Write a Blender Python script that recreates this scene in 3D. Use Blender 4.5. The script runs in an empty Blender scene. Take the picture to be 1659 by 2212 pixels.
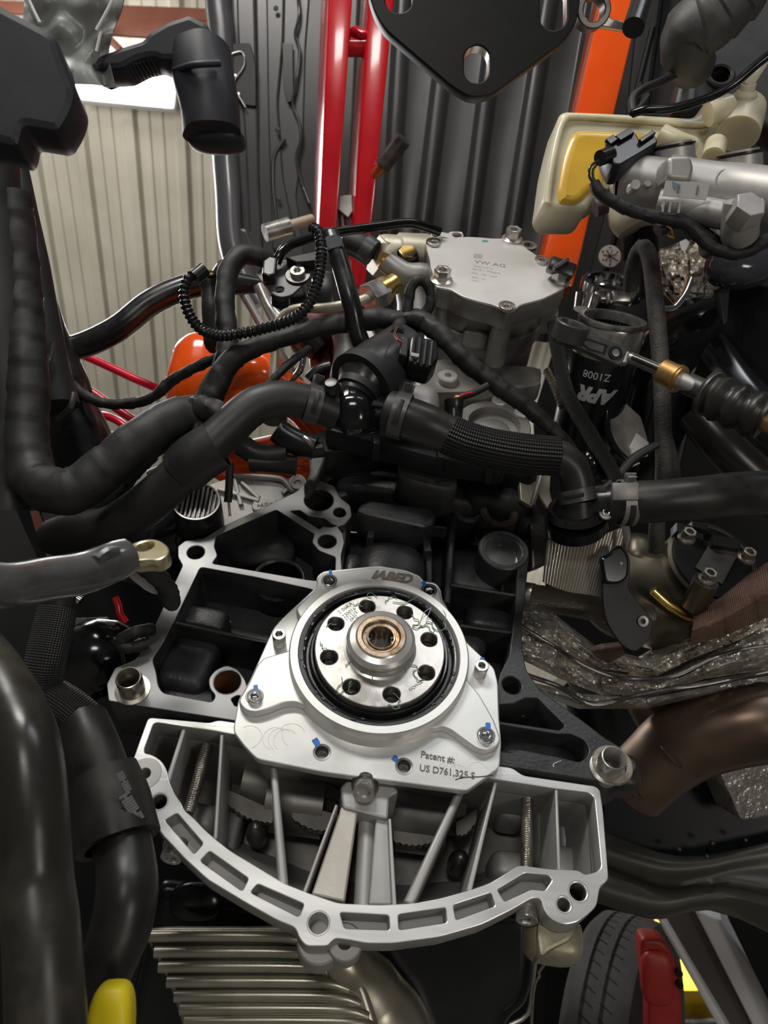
import bpy, bmesh, math, random
from mathutils import Vector, Matrix, noise
random.seed(7)
PI = math.pi
C = bpy.context.scene.collection
sc = bpy.context.scene

# ---------------- camera: under the engine bay, looking up 43 degrees ----------------
FPX, CX, CY = 1597.0, 829.5, 1106.0
PITCH = math.radians(43.0)
CAM = Vector((0, 0, 1.2))
RIGHT = Vector((1, 0, 0)); UP = Vector((0, -math.sin(PITCH), math.cos(PITCH))); FWD = Vector((0, math.cos(PITCH), math.sin(PITCH)))
cd = bpy.data.cameras.new('camera'); cam = bpy.data.objects.new('camera', cd); C.objects.link(cam)
cam.location = CAM; cam.rotation_euler = (PI/2 + PITCH, 0, 0)
cd.sensor_fit = 'VERTICAL'; cd.sensor_height = 36; cd.lens = 36*FPX/2212; cd.clip_start = 0.02
cd.dof.use_dof = True; cd.dof.focus_distance = 0.50; cd.dof.aperture_fstop = 13
sc.camera = cam
# ---------------- world, lamps, exposure ----------------
w = bpy.data.worlds.new('world'); sc.world = w; w.use_nodes = True
w.node_tree.nodes['Background'].inputs[0].default_value = (0.80, 0.86, 1.0, 1)
w.node_tree.nodes['Background'].inputs[1].default_value = 0.06
def area(name, loc, target, sx, sy, power, col=(1, 1, 1)):
    l = bpy.data.lights.new(name, 'AREA'); l.shape = 'RECTANGLE'; l.size = sx; l.size_y = sy; l.energy = power; l.color = col
    o = bpy.data.objects.new(name, l); C.objects.link(o); o.location = loc
    o.rotation_euler = (Vector(target)-Vector(loc)).to_track_quat('-Z', 'Y').to_euler()
    return o
area('work_lamp', (-0.32, -0.70, 2.25), (0.0, 0.36, 1.45), 0.50, 0.20, 10.5, (1.0, 0.97, 0.90))
area('head_lamp', (-0.10, -1.30, 1.30), (0.02, 0.38, 1.40), 0.35, 0.20, 4.5, (1.0, 0.97, 0.92))  # unseen soft fill added behind the camera to light the cavities
area('shop_lamp', (1.0, -1.9, 3.2), (0.0, 0.4, 1.6), 1.2, 0.3, 12, (0.93, 0.96, 1.0))
area('bay_lamp', (-0.85, 1.0, 3.2), (0.1, 0.5, 1.7), 1.0, 0.25, 16, (0.96, 0.97, 1.0))
area('roof_strip_light', (-2.6, 0.4, 3.4), (-0.6, 2.3, 6.6), 2.4, 0.3, 58, (1.0, 0.98, 0.93))  # unseen uplight added to brighten the roof sheets
area('floor_lamp', (0.9, -0.7, 0.5), (0.30, 0.45, 1.5), 0.35, 0.25, 3.6, (1.0, 0.93, 0.85))  # unseen low fill added at right for foil, exhaust and hub
sc.view_settings.view_transform = 'Standard'; sc.view_settings.look = 'None'
sc.view_settings.exposure = 0.0; sc.view_settings.gamma = 1.0; sc.view_settings.use_curve_mapping = False

# ---------------- geometry helpers ----------------
def ray(x, y):
    return RIGHT*((x-CX)/FPX) - UP*((y-CY)/FPX) + FWD
def P(x, y, d): return CAM + ray(x, y)*d
def IM(v): return RIGHT*v[0] - UP*v[1] + FWD*v[2]        # image-axes vector to world
class Frame:
    def __init__(s, o, n, u):
        s.o = Vector(o); s.n = Vector(n).normalized(); u = Vector(u); s.u = (u - s.n*u.dot(s.n)).normalized(); s.v = s.n.cross(s.u)
    def px(s, x, y, h=0.0):
        r = ray(x, y); t = ((s.o + s.n*h) - CAM).dot(s.n)/r.dot(s.n)
        return CAM + r*t
    def uv(s, x, y, h=0.0):
        d = s.px(x, y, h) - s.o
        return (d.dot(s.u), d.dot(s.v))
    def at(s, a, b, h=0.0): return s.o + s.u*a + s.v*b + s.n*h
    def mat(s, h=0.0, o=None):
        o = s.o + s.n*h if o is None else o
        m = Matrix((s.u, s.v, s.n)).transposed().to_4x4(); m.translation = o
        return m
def fcam(x, y, d, nrm, u=(1, 0, 0)):
    """frame through a point, with normal given in image axes (x right, y down, z forward)"""
    return Frame(P(x, y, d), IM(nrm), IM(u))
EN = IM((0.069, -0.68, -0.73)).normalized()
EO = CAM + IM((-0.079*0.035, 2.607*0.035, 14.183*0.035))
_e = Frame(EO, EN, RIGHT)
E = Frame(EO, EN, _e.px(1325, 1640, -.02) - _e.px(278, 1480, -.02))   # rear face of the engine, origin on the crank axis

def finish(me, ang=35):
    for p in me.polygons: p.use_smooth = True
    me.set_sharp_from_angle(angle=math.radians(ang))
    return me
def link(name, me, m, parent=None, mw=None, ang=35, keep=False):
    if ang: finish(me, ang)
    if m is not None:
        me.materials.clear(); me.materials.append(m)
    me.name = name
    o = bpy.data.objects.new(name, me); C.objects.link(o)
    mw = mw or Matrix.Identity(4)
    if parent is not None:
        o.parent = parent
        o.matrix_parent_inverse = WM[parent.name].inverted()
        o.matrix_basis = mw
    elif mw == Matrix.Identity(4) and not keep and len(me.vertices):
        c = sum((v.co for v in me.vertices), Vector())/len(me.vertices)
        me.transform(Matrix.Translation(-c)); mw = Matrix.Translation(c); o.matrix_basis = mw
    else: o.matrix_basis = mw
    WM[o.name] = mw.copy()
    return o
WM = {}
def tag(o, label, cat, group=None, kind=None):
    o['label'] = label; o['category'] = cat
    if group: o['group'] = group
    if kind: o['kind'] = kind
    return o
def thing(name, label, cat, loc, group=None):
    o = bpy.data.objects.new(name, None); C.objects.link(o); o.empty_display_size = .02
    o.location = loc; WM[o.name] = Matrix.Translation(Vector(loc))
    return tag(o, label, cat, group)
def struct(o): o['kind'] = 'structure'; return o
def lab(o, l): o['label'] = l; return o
def inst(src, parent, mw, name=None):
    o = src.copy(); C.objects.link(o); o.parent = parent
    if parent is not None: o.matrix_parent_inverse = WM[parent.name].inverted()
    o.matrix_basis = mw; WM[o.name] = mw.copy()
    return o

def roundpoly(pts, r, k=4):
    if r <= 0: return [Vector(p) for p in pts]
    n = len(pts); out = []
    for i in range(n):
        a, b, c = Vector(pts[i-1]), Vector(pts[i]), Vector(pts[(i+1) % n])
        d1, d2 = (a-b).length, (c-b).length
        rr = min(r, d1*.45, d2*.45)
        if rr < 1e-6: out.append(b); continue
        p, q = b+(a-b).normalized()*rr, b+(c-b).normalized()*rr
        for j in range(k+1):
            t = j/k; out.append(p*(1-t)**2 + b*2*t*(1-t) + q*t*t)
    return out
def loops2d(fr, loops, h, rnd=0.0):
    res = []
    for lp in loops:
        if lp[0] == 'c':
            c = Vector(fr.uv(lp[1], lp[2], h)); r = lp[3]; n = lp[4] if len(lp) > 4 else 28
            res.append([c+Vector((math.cos(2*PI*i/n), math.sin(2*PI*i/n)))*r for i in range(n)])
        elif lp[0] == 'uv': res.append(roundpoly(lp[1], lp[2] if len(lp) > 2 else rnd))
        elif lp[0] == 'r': res.append(roundpoly([fr.uv(x, y, h) for x, y in lp[2]], lp[1]))
        else: res.append(roundpoly([fr.uv(x, y, h) for x, y in lp], rnd))
    return res
def flat(loops, thick, bev=0.0, res=1):
    """2D loops (first outer, others holes) to a solid from z=-thick to z=0"""
    cu = bpy.data.curves.new('c', 'CURVE'); cu.dimensions = '2D'; cu.fill_mode = 'BOTH'
    cu.extrude = max(thick/2-bev, 1e-5); cu.bevel_depth = bev; cu.bevel_resolution = res; cu.offset = -bev
    for lp in loops:
        s = cu.splines.new('POLY'); s.points.add(len(lp)-1); s.use_cyclic_u = True
        for i, p in enumerate(lp): s.points[i].co = (p[0], p[1], 0, 1)
    o = bpy.data.objects.new('c', cu)
    me = bpy.data.meshes.new_from_object(o)
    bpy.data.objects.remove(o); bpy.data.curves.remove(cu)
    me.transform(Matrix.Translation((0, 0, -thick/2)))
    return me
def plate(name, fr, loops, h, thick, m, parent=None, bev=0.0006, rnd=0.0, res=1):
    me = flat(loops2d(fr, loops, h, rnd), thick, bev, res)
    if parent is None:
        me.transform(fr.mat(h)); return link(name, me, m, None)
    return link(name, me, m, parent, fr.mat(h))
def catmull(pts, step):
    """pts: list of (Vector, r) -> dense list"""
    out = []; n = len(pts)
    for i in range(n-1):
        p0, p1, p2, p3 = pts[max(i-1, 0)], pts[i], pts[i+1], pts[min(i+2, n-1)]
        L = (p2[0]-p1[0]).length; k = max(2, int(math.ceil(L/step)))
        for j in range(k):
            t = j/k; t2, t3 = t*t, t*t*t
            f = lambda a, b, c, d: .5*((2*b) + (c-a)*t + (2*a-5*b+4*c-d)*t2 + (3*b-a-3*c+d)*t3)
            out.append((f(p0[0], p1[0], p2[0], p3[0]), p1[1]+(p2[1]-p1[1])*(t2*(3-2*t))))
    out.append(pts[-1]); return out
def tube_me(pts, r=None, n=16, step=.006, mode=None, pitch=.01, amp=.1, cap=True, squash=1.0, hollow=0, jit=0.0, seed=0):
    """pts: list of (x, y, depth[, radius]) in photo pixels and metres, or Vectors"""
    pp = []
    for p in pts:
        if isinstance(p, Vector): pp.append((p, r))
        elif len(p) == 4: pp.append((P(*p[:3]), p[3]))
        else: pp.append((P(*p), r))
    if mode in ('corr', 'thread'): step = pitch/6
    if mode == 'tape': step = min(step, pitch/7); amp *= 1.35
    c = catmull(pp, step) if len(pp) > 2 or mode else catmull(pp, max(step, .01))
    verts, faces, uvs = [], [], []
    s = 0.0; nx = None; prev = None
    m = len(c)
    for i, (p, rr) in enumerate(c):
        t = (c[min(i+1, m-1)][0]-c[max(i-1, 0)][0]).normalized()
        if nx is None:
            nx = t.cross(Vector((.13, .3, .95)));
            if nx.length < .1: nx = t.cross(Vector((1, 0, 0)))
        nx = (nx - t*nx.dot(t)).normalized(); ny = t.cross(nx)
        if prev is not None: s += (p-prev).length
        prev = p
        for k in range(n):
            a = 2*PI*k/n; q = rr
            if mode == 'corr': q = rr*(1+amp*math.cos(2*PI*s/pitch))
            elif mode == 'thread': q = rr*(1+amp*math.cos(2*PI*s/pitch + a))
            elif mode == 'tape':
                f = (s/pitch + a/(2*PI)*.6 + .25*noise.noise(Vector((s*40, 0, seed+.3)))) % 1.0
                q = rr*(1 + amp*(f-.5) + amp*.9*noise.noise(Vector((math.cos(a)*1.5, math.sin(a)*1.5, s*90+seed))))
            if jit: q *= 1+jit*noise.noise(Vector((math.cos(a)*1.2+seed, math.sin(a)*1.2, s*35)))
            verts.append(p + nx*math.cos(a)*q + ny*math.sin(a)*q*squash); uvs.append((s, a/(2*PI)))
    for i in range(m-1):
        for k in range(n):
            a, b = i*n+k, i*n+(k+1) % n
            faces.append((a, b, b+n, a+n))
    if cap and not hollow:
        faces.append(tuple(range(n-1, -1, -1))); faces.append(tuple((m-1)*n+k for k in range(n)))
    if hollow:
        for e, base in ((0, 0), (1, (m-1)*n)):
            p, rr = c[0 if e == 0 else -1]; t = (c[1][0]-c[0][0]).normalized() if e == 0 else (c[-2][0]-c[-1][0]).normalized()
            rings = [base]
            for depth, sc_ in ((0, hollow), (min(.02, rr*2), hollow)):
                st = len(verts)
                for k in range(n):
                    v = verts[base+k]; verts.append(p + (v-p)*sc_ + t*depth); uvs.append((0, k/n))
                rings.append(st)
            for a0, b0 in zip(rings, rings[1:]):
                for k in range(n):
                    q = (a0+k, a0+(k+1) % n, b0+(k+1) % n, b0+k)
                    faces.append(q if e == 1 else q[::-1])
            q = tuple(rings[-1]+k for k in range(n)); faces.append(q if e == 1 else q[::-1])
    me = bpy.data.meshes.new('t'); me.from_pydata(verts, [], faces)
    uv = me.uv_layers.new(name='uv')
    for poly in me.polygons:
        ks = [me.loops[l].vertex_index for l in poly.loop_indices]
        us = [uvs[k] for k in ks]; wrap = max(u[1] for u in us)-min(u[1] for u in us) > .5
        for l, u in zip(poly.loop_indices, us):
            uv.data[l].uv = (u[0], u[1]+1 if wrap and u[1] < .5 else u[1])
    return me
def tube(name, pts, r, m, parent=None, **k):
    return link(name, tube_me(pts, r, **k), m, parent, ang=40)
def lathe_me(prof, n=32, closed=False, arc=2*PI):
    """profile [(r, z)] about z"""
    verts, faces = [], []; m = len(prof); ring = []
    for r, z in prof:
        st = len(verts)
        if r < 1e-7: verts.append((0, 0, z)); ring.append((st, 1))
        else:
            for k in range(n): verts.append((r*math.cos(arc*k/n), r*math.sin(arc*k/n), z))
            ring.append((st, n))
    pairs = list(zip(ring, ring[1:])) + ([(ring[-1], ring[0])] if closed else [])
    for (a, na), (b, nb) in pairs:
        for k in range(n):
            k2 = (k+1) % n
            if na == 1 and nb == 1: continue
            if na == 1: faces.append((a, b+k2, b+k))
            elif nb == 1: faces.append((a+k, a+k2, b))
            else: faces.append((a+k, a+k2, b+k2, b+k))
    me = bpy.data.meshes.new('l'); me.from_pydata(verts, [], faces)
    bm = bmesh.new(); bm.from_mesh(me); bmesh.ops.recalc_face_normals(bm, faces=bm.faces); bm.to_mesh(me); bm.free()
    return me
def axmat(o, z, x=None):
    z = Vector(z).normalized(); x = Vector(x) if x is not None else (Vector((1, 0, 0)) if abs(z.x) < .9 else Vector((0, 0, 1)))
    x = (x - z*x.dot(z)).normalized(); y = z.cross(x)
    m = Matrix((x, y, z)).transposed().to_4x4(); m.translation = Vector(o); return m
def lathe(name, prof, m, o, z, parent=None, n=32, x=None, ang=35, closed=False):
    me = lathe_me(prof, n, closed); mw = axmat(o, z, x)
    if parent is None: me.transform(mw); return link(name, me, m, None, ang=ang)
    return link(name, me, m, parent, mw, ang=ang)
def ringprof(ro, ri, z1, z0, b=.0005):
    return [(ri, z0), (ro, z0), (ro, z1-b), (ro-b, z1), (ri+b, z1), (ri, z1-b)]
def box_me(sx, sy, sz, b=.001, seg=2):
    bm = bmesh.new(); bmesh.ops.create_cube(bm, size=1)
    bmesh.ops.scale(bm, vec=(sx, sy, sz), verts=bm.verts)
    if b: bmesh.ops.bevel(bm, geom=list(bm.edges), offset=b, segments=seg, affect='EDGES', profile=.5)
    me = bpy.data.meshes.new('b'); bm.to_mesh(me); bm.free(); return me
def box(name, o, sx, sy, sz, m, parent=None, z=None, x=None, b=.001):
    me = box_me(sx, sy, sz, b); mw = axmat(o, z if z is not None else -FWD, x if x is not None else RIGHT)
    if parent is None: me.transform(mw); return link(name, me, m, None)
    return link(name, me, m, parent, mw)
def strip(name, pts, wid, thick, m, parent=None, nrm=None, step=.004, twist=None):
    """flat bar swept along pts; nrm is the direction its broad face looks"""
    c = catmull([(P(*p[:3]) if not isinstance(p, Vector) else p, (p[3] if (not isinstance(p, Vector) and len(p) > 3) else wid)) for p in pts], step)
    nrm = nrm if nrm is not None else -FWD; v, f = [], []
    for i, (p, wd) in enumerate(c):
        t = (c[min(i+1, len(c)-1)][0]-c[max(i-1, 0)][0]).normalized(); s = t.cross(nrm).normalized(); n_ = s.cross(t).normalized()
        for a, b in ((-1, 1), (1, 1), (1, -1), (-1, -1)): v.append(p + s*a*wd/2 + n_*b*thick/2)
    for i in range(len(c)-1):
        for k in range(4): f.append((i*4+k, i*4+(k+1) % 4, i*4+4+(k+1) % 4, i*4+4+k))
    f += [(3, 2, 1, 0), tuple((len(c)-1)*4+k for k in range(4))]
    me = bpy.data.meshes.new('s'); me.from_pydata(v, [], f)
    bm = bmesh.new(); bm.from_mesh(me); bmesh.ops.recalc_face_normals(bm, faces=bm.faces); bm.to_mesh(me); bm.free()
    return link(name, me, m, parent, ang=40)
def join_me(list_me):
    bm = bmesh.new()
    for me in list_me: bm.from_mesh(me)
    me = bpy.data.meshes.new('j'); bm.to_mesh(me); bm.free(); return me
def blob_me(fn, nu=32, nv=20):
    v, f = [], []
    for j in range(nv+1):
        for i in range(nu):
            v.append(fn(2*PI*i/nu, PI*j/nv))
    for j in range(nv):
        for i in range(nu): f.append((j*nu+i, j*nu+(i+1) % nu, (j+1)*nu+(i+1) % nu, (j+1)*nu+i))
    me = bpy.data.meshes.new('bl'); me.from_pydata(v, [], f)
    bm = bmesh.new(); bm.from_mesh(me); bmesh.ops.remove_doubles(bm, verts=bm.verts, dist=1e-6); bmesh.ops.recalc_face_normals(bm, faces=bm.faces)
    bm.to_mesh(me); bm.free(); return me
def grid_me(fn, nu, nv, thick=0.0, nrm=None):
    v = [fn(i/nu, j/nv) for j in range(nv+1) for i in range(nu+1)]
    f = [(j*(nu+1)+i, j*(nu+1)+i+1, (j+1)*(nu+1)+i+1, (j+1)*(nu+1)+i) for j in range(nv) for i in range(nu)]
    me = bpy.data.meshes.new('g'); me.from_pydata(v, [], f)
    uv = me.uv_layers.new(name='uv')
    for l in me.loops: uv.data[l.index].uv = ((l.vertex_index % (nu+1))/nu*.12, (l.vertex_index//(nu+1))/nv)
    if thick:
        bm = bmesh.new(); bm.from_mesh(me); bmesh.ops.solidify(bm, geom=list(bm.faces), thickness=thick); bmesh.ops.recalc_face_normals(bm, faces=bm.faces)
        bm.to_mesh(me); bm.free()
    return me
def text(name, s, fr, a, b, h, m, parent, ysc=1.0, shear=0.0, bold=0.0, raise_=.00025, hgt=None):
    """text whose baseline runs from photo pixel a to photo pixel b on the frame's plane at height h"""
    cu = bpy.data.curves.new('tx', 'FONT'); cu.body = s; cu.size = 1; cu.shear = shear; cu.offset = bold; cu.extrude = .01; cu.resolution_u = 3
    o = bpy.data.objects.new('tx', cu); me = bpy.data.meshes.new_from_object(o)
    bpy.data.objects.remove(o); bpy.data.curves.remove(cu)
    xs = [v.co.x for v in me.vertices]; ys = [v.co.y for v in me.vertices]; x0, x1 = min(xs), max(xs)
    A, B = fr.px(*a, h), fr.px(*b, h); k = (B-A).length/(x1-x0)
    ky = k*ysc if hgt is None else hgt/(max(ys))
    me.transform(Matrix.Diagonal((k, ky, raise_/.01, 1)) @ Matrix.Translation((-x0, 0, 0)))
    return link(name, me, m, parent, axmat(A, fr.n, B-A), ang=None)

# ---------------- materials ----------------
def mat(name, col, rough=.5, metal=0.0, col2=None, vs=25.0, vlo=.35, vhi=.65, bump=0.0, bs=300.0, coat=0.0, rvar=0.0, spec=.5, kind=None, ks=1.0, dist=.0005, stretch=None, sheen=0.0, det=4.0):
    m = bpy.data.materials.new(name); m.use_nodes = True; nt = m.node_tree; N = nt.nodes; L = nt.links
    b = N['Principled BSDF']; b.inputs['Base Color'].default_value = (*col, 1); b.inputs['Roughness'].default_value = rough
    b.inputs['Metallic'].default_value = metal; b.inputs['Specular IOR Level'].default_value = spec
    b.inputs['Coat Weight'].default_value = coat; b.inputs['Coat Roughness'].default_value = .08
    if sheen: b.inputs['Sheen Weight'].default_value = sheen
    tc = N.new('ShaderNodeTexCoord'); src = tc.outputs['Object']
    if stretch:
        mp = N.new('ShaderNodeMapping'); mp.inputs['Scale'].default_value = stretch; L.new(src, mp.inputs[0]); src = mp.outputs[0]
    nz = N.new('ShaderNodeTexNoise'); nz.inputs['Scale'].default_value = vs; nz.inputs['Detail'].default_value = det; nz.inputs['Roughness'].default_value = .6
    L.new(src, nz.inputs['Vector'])
    if col2 is not None:
        cr = N.new('ShaderNodeValToRGB'); cr.color_ramp.elements[0].position = vlo; cr.color_ramp.elements[1].position = vhi
        cr.color_ramp.elements[0].color = (*col, 1); cr.color_ramp.elements[1].color = (*col2, 1)
        L.new(nz.outputs['Fac'], cr.inputs[0]); L.new(cr.outputs[0], b.inputs['Base Color'])
    if rvar:
        mr = N.new('ShaderNodeMapRange'); mr.inputs[1].default_value = .3; mr.inputs[2].default_value = .7
        mr.inputs[3].default_value = max(.03, rough-rvar); mr.inputs[4].default_value = min(1, rough+rvar)
        L.new(nz.outputs['Fac'], mr.inputs[0]); L.new(mr.outputs[0], b.inputs['Roughness'])
    hsrc = None
    if bump:
        nb = N.new('ShaderNodeTexNoise'); nb.inputs['Scale'].default_value = bs; nb.inputs['Detail'].default_value = 3
        L.new(src, nb.inputs['Vector']); hsrc = nb.outputs['Fac']
    if kind in ('braid', 'wave'):
        uvn = N.new('ShaderNodeUVMap'); uvn.uv_map = 'uv'; sep = N.new('ShaderNodeSeparateXYZ'); L.new(uvn.outputs[0], sep.inputs[0])
        def mth(op, a, b_=None):
            q = N.new('ShaderNodeMath'); q.operation = op
            for i, s in enumerate((a, b_)):
                if s is None: continue
                if isinstance(s, (int, float)): q.inputs[i].default_value = s
                else: L.new(s, q.inputs[i])
            return q.outputs[0]
        u = mth('MULTIPLY', sep.outputs[0], 2*PI/(.0022*ks)); v = mth('MULTIPLY', sep.outputs[1], 2*PI*round(26/ks))
        if kind == 'braid':
            s1 = mth('SINE', mth('ADD', u, v)); s2 = mth('SINE', mth('SUBTRACT', u, v)); hsrc = mth('MULTIPLY', s1, s2)
        else: hsrc = mth('SINE', u)
        bump = bump or 1.0
    if hsrc is not None:
        bp = N.new('ShaderNodeBump'); bp.inputs['Strength'].default_value = bump; bp.inputs['Distance'].default_value = dist
        L.new(hsrc, bp.inputs['Height']); L.new(bp.outputs[0], b.inputs['Normal'])
    return m
ALU = mat('machined_aluminium', (.66, .66, .635), .36, .40, col2=(.80, .80, .775), vs=22, bump=.05, bs=60, rvar=.08)
ALU_RING = mat('machined_ring', (.72, .71, .67), .34, .42, col2=(.82, .81, .775), vs=30, rvar=.06)
ALU_FACE = mat('milled_flange_aluminium', (.66, .655, .64), .34, .55, col2=(.88, .87, .85), vs=14, bump=.35, bs=260, dist=.0001, stretch=(.25, 1.6, 1), rvar=.1)
ALU_CAST = mat('cast_aluminium', (.38, .375, .36), .50, .45, col2=(.50, .49, .475), vs=18, bump=.25, bs=500, dist=.0002, rvar=.1)
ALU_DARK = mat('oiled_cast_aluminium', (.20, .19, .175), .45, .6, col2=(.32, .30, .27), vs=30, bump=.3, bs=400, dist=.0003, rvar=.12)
IRON_FACE = mat('machined_iron_face', (.17, .17, .172), .42, .55, col2=(.27, .27, .27), vs=16, vlo=.3, vhi=.7, bump=.08, bs=300, dist=.0002, rvar=.1)
IRON = mat('black_painted_iron', (.020, .020, .021), .42, .0, col2=(.048, .048, .049), vs=30, bump=.45, bs=420, dist=.0006, rvar=.12)
IRON_R = mat('black_rib_edge', (.016, .016, .017), .40, .1, col2=(.040, .039, .038), vs=40, bump=.4, bs=350, dist=.0005, rvar=.1)
STEEL = mat('worn_steel', (.46, .44, .41), .30, .80, col2=(.64, .62, .59), vs=60, rvar=.1)
STEEL_F = mat('crank_flange_steel', (.40, .38, .35), .30, .80, col2=(.66, .63, .59), vs=35, vlo=.4, vhi=.6, bump=.1, bs=90, dist=.0002, rvar=.1)
STEEL_D = mat('dark_steel', (.13, .125, .12), .35, .9, col2=(.24, .23, .22), vs=60, rvar=.1)
STEEL_THR = mat('bronze_tint_steel', (.36, .33, .27), .30, .95, col2=(.52, .49, .43), vs=60, rvar=.1)
RUSTY = mat('browned_steel', (.20, .11, .055), .38, .8, col2=(.50, .42, .32), vs=120, bump=.3, bs=500, rvar=.1)
BRASS = mat('brass', (.75, .50, .13), .28, 1.0, col2=(.85, .62, .25), vs=60)
COPPER = mat('copper_bushing', (.50, .27, .08), .42, .8, col2=(.62, .38, .15), vs=60)
GOLD = mat('yellow_zinc', (.70, .60, .33), .28, .9, col2=(.85, .78, .58), vs=80)
CHROME = mat('chrome', (.75, .75, .75), .12, 1.0)
RUB = mat('matt_black_rubber', (.012, .012, .012), .48, 0, col2=(.022, .022, .021), vs=40, bump=.1, bs=300, rvar=.08)
RUB_G = mat('satin_black_rubber', (.010, .010, .011), .28, 0, col2=(.02, .02, .02), vs=40, rvar=.1)
RUB_OLD = mat('dusty_rubber_hose', (.016, .015, .0135), .42, 0, col2=(.042, .038, .031), vs=22, vlo=.45, vhi=.75, bump=.15, bs=200, rvar=.12)
TAPE = mat('black_cloth_tape', (.009, .009, .009), .58, 0, col2=(.020, .020, .0195), vs=60, bump=.35, bs=900, dist=.0003)
BRAID = mat('black_braided_sleeve', (.020, .020, .019), .50, 0, kind='braid', bump=1.0, dist=.0014, ks=1.6)
BRAID2 = mat('fine_black_braid', (.022, .022, .021), .50, 0, kind='braid', bump=.9, dist=.0010, ks=1.15)
BRAID_S = mat('steel_braid', (.30, .26, .20), .35, .9, kind='braid', bump=1.0, dist=.0012, ks=.9)
PLAST = mat('black_plastic', (.013, .013, .014), .30, 0, col2=(.018, .018, .018), vs=60, bump=.05, bs=500)
PLAST_M = mat('matt_black_plastic', (.016, .016, .017), .55, 0, col2=(.026, .026, .027), vs=60, bump=.1, bs=400)
PLAST_G = mat('gloss_black_plastic', (.006, .006, .007), .14, 0, col2=(.01, .01, .01), vs=60)
BLKSTEEL = mat('black_coated_steel', (.004, .004, .0045), .45, .0, spec=.3, col2=(.007, .007, .007), vs=80)
GREY_CLAMP = mat('grey_coated_clamp', (.075, .076, .078), .42, .5, col2=(.11, .11, .11), vs=80)
GREYLINE = mat('grey_hood_paint', (.036, .035, .0355), .34, .15, col2=(.048, .0465, .047), vs=8, bump=.12, bs=600, dist=.0002, rvar=.05)
GREYFRAME = mat('grey_frame_paint', (.055, .053, .056), .32, .25, col2=(.075, .072, .076), vs=6, coat=.3)
GREYMET = mat('grey_metallic_paint', (.10, .10, .108), .30, .3, col2=(.13, .13, .138), vs=5, coat=.5)
RED = mat('red_powder_coat', (.52, .004, .012), .22, 0, col2=(.62, .010, .018), vs=12, coat=.8, rvar=.05)
REDLINE = mat('red_hose', (.75, .010, .045), .28, 0, coat=.3)
ORANGE = mat('orange_powder_coat', (.90, .085, .004), .20, 0, col2=(.98, .12, .008), vs=12, coat=.8)
BLACKBAY = mat('black_body_panel', (.0035, .0035, .004), .5, 0, spec=.25, col2=(.007, .007, .007), vs=10, bump=.1, bs=60)
CREAM_CAST = mat('cream_cast_alloy', (.62, .55, .42), .42, .55, col2=(.74, .68, .55), vs=50, bump=.25, bs=500, dist=.0003)
BRUSHED = mat('brushed_lid', (.66, .64, .61), .42, .25, col2=(.74, .72, .70), vs=12, bump=.08, bs=400, dist=.0001, rvar=.06)
LIGHTCAST = mat('pale_cast_alloy', (.40, .385, .37), .45, .55, col2=(.52, .50, .48), vs=25, bump=.2, bs=500, dist=.0002)
GREYCAST = mat('grey_cast_alloy', (.23, .22, .21), .45, .6, col2=(.33, .32, .30), vs=25, bump=.2, bs=500, dist=.0002)
FOIL = mat('crumpled_foil', (.50, .46, .40), .30, .70, col2=(.72, .68, .61), vs=50, bump=.9, bs=110, dist=.004, rvar=.1)
FOIL2 = mat('brown_foil', (.26, .22, .18), .40, .85, col2=(.42, .37, .31), vs=50, bump=.9, bs=130, dist=.004, rvar=.1)
HUBM = mat('turned_steel', (.55, .53, .50), .30, .6, col2=(.66, .64, .61), vs=80)
SLEEVE = mat('ribbed_foil_sleeve', (.45, .42, .37), .30, .95, kind='wave', bump=1.0, dist=.0012, ks=.8)
WRAP = mat('pinkish_heat_wrap', (.40, .24, .18), .5, .3, kind='braid', bump=1.0, dist=.002, ks=1.6)
EXH = mat('browned_exhaust_steel', (.10, .062, .045), .36, .80, col2=(.21, .15, .11), vs=9, bump=.05, bs=60, rvar=.12)
CREAMWALL = mat('cream_corrugated_steel', (.52, .48, .39), .50, .0, col2=(.62, .58, .48), vs=2, rvar=.1)
PURLIN = mat('red_oxide_purlin', (.30, .10, .06), .5, 0, col2=(.38, .15, .10), vs=5)
WHITEP = mat('white_paint', (.72, .71, .70), .40, 0, col2=(.80, .79, .78), vs=5)
MARK = mat('pale_marking', (.42, .42, .41), .6)
MARK_D = mat('etched_marking', (.20, .18, .15), .6)
MARK_G = mat('faint_marking', (.38, .37, .355), .6)
BLUE = mat('blue_paint_pen', (.012, .17, .62), .4)
GREEN = mat('green_gasket_scrap', (.30, .45, .32), .5, col2=(.08, .16, .08), vs=200)
TYRE = mat('tyre_rubber', (.055, .052, .050), .65, 0, col2=(.075, .072, .070), vs=60, bump=.2, bs=300)
YELLOW = mat('yellow_plastic', (.85, .66, .01), .42, 0, col2=(.9, .72, .02), vs=30)
YEL2 = mat('yellow_shelf', (.85, .55, .02), .5); ORG2 = mat('orange_box', (.80, .30, .08), .5); BLUE2 = mat('blue_box', (.08, .20, .55), .5)
LABELW = mat('white_sticker', (.45, .44, .43), .5); BADGE = mat('pale_badge', (.50, .36, .33), .6, col2=(.62, .56, .52), vs=40)
CALIPER = mat('red_caliper', (.34, .018, .014), .45, 0, col2=(.42, .03, .02), vs=30)
COVERG = mat('olive_dusty_cover', (.042, .040, .030), .38, .2, col2=(.075, .070, .052), vs=10, rvar=.1)
FINM = mat('bronzed_fin_metal', (.36, .335, .26), .34, .75, col2=(.52, .49, .40), vs=14, rvar=.1)
BLKPAN = mat('black_gloss_pan', (.005, .006, .007), .24, 0, col2=(.009, .010, .010), vs=14, rvar=.06)
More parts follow.
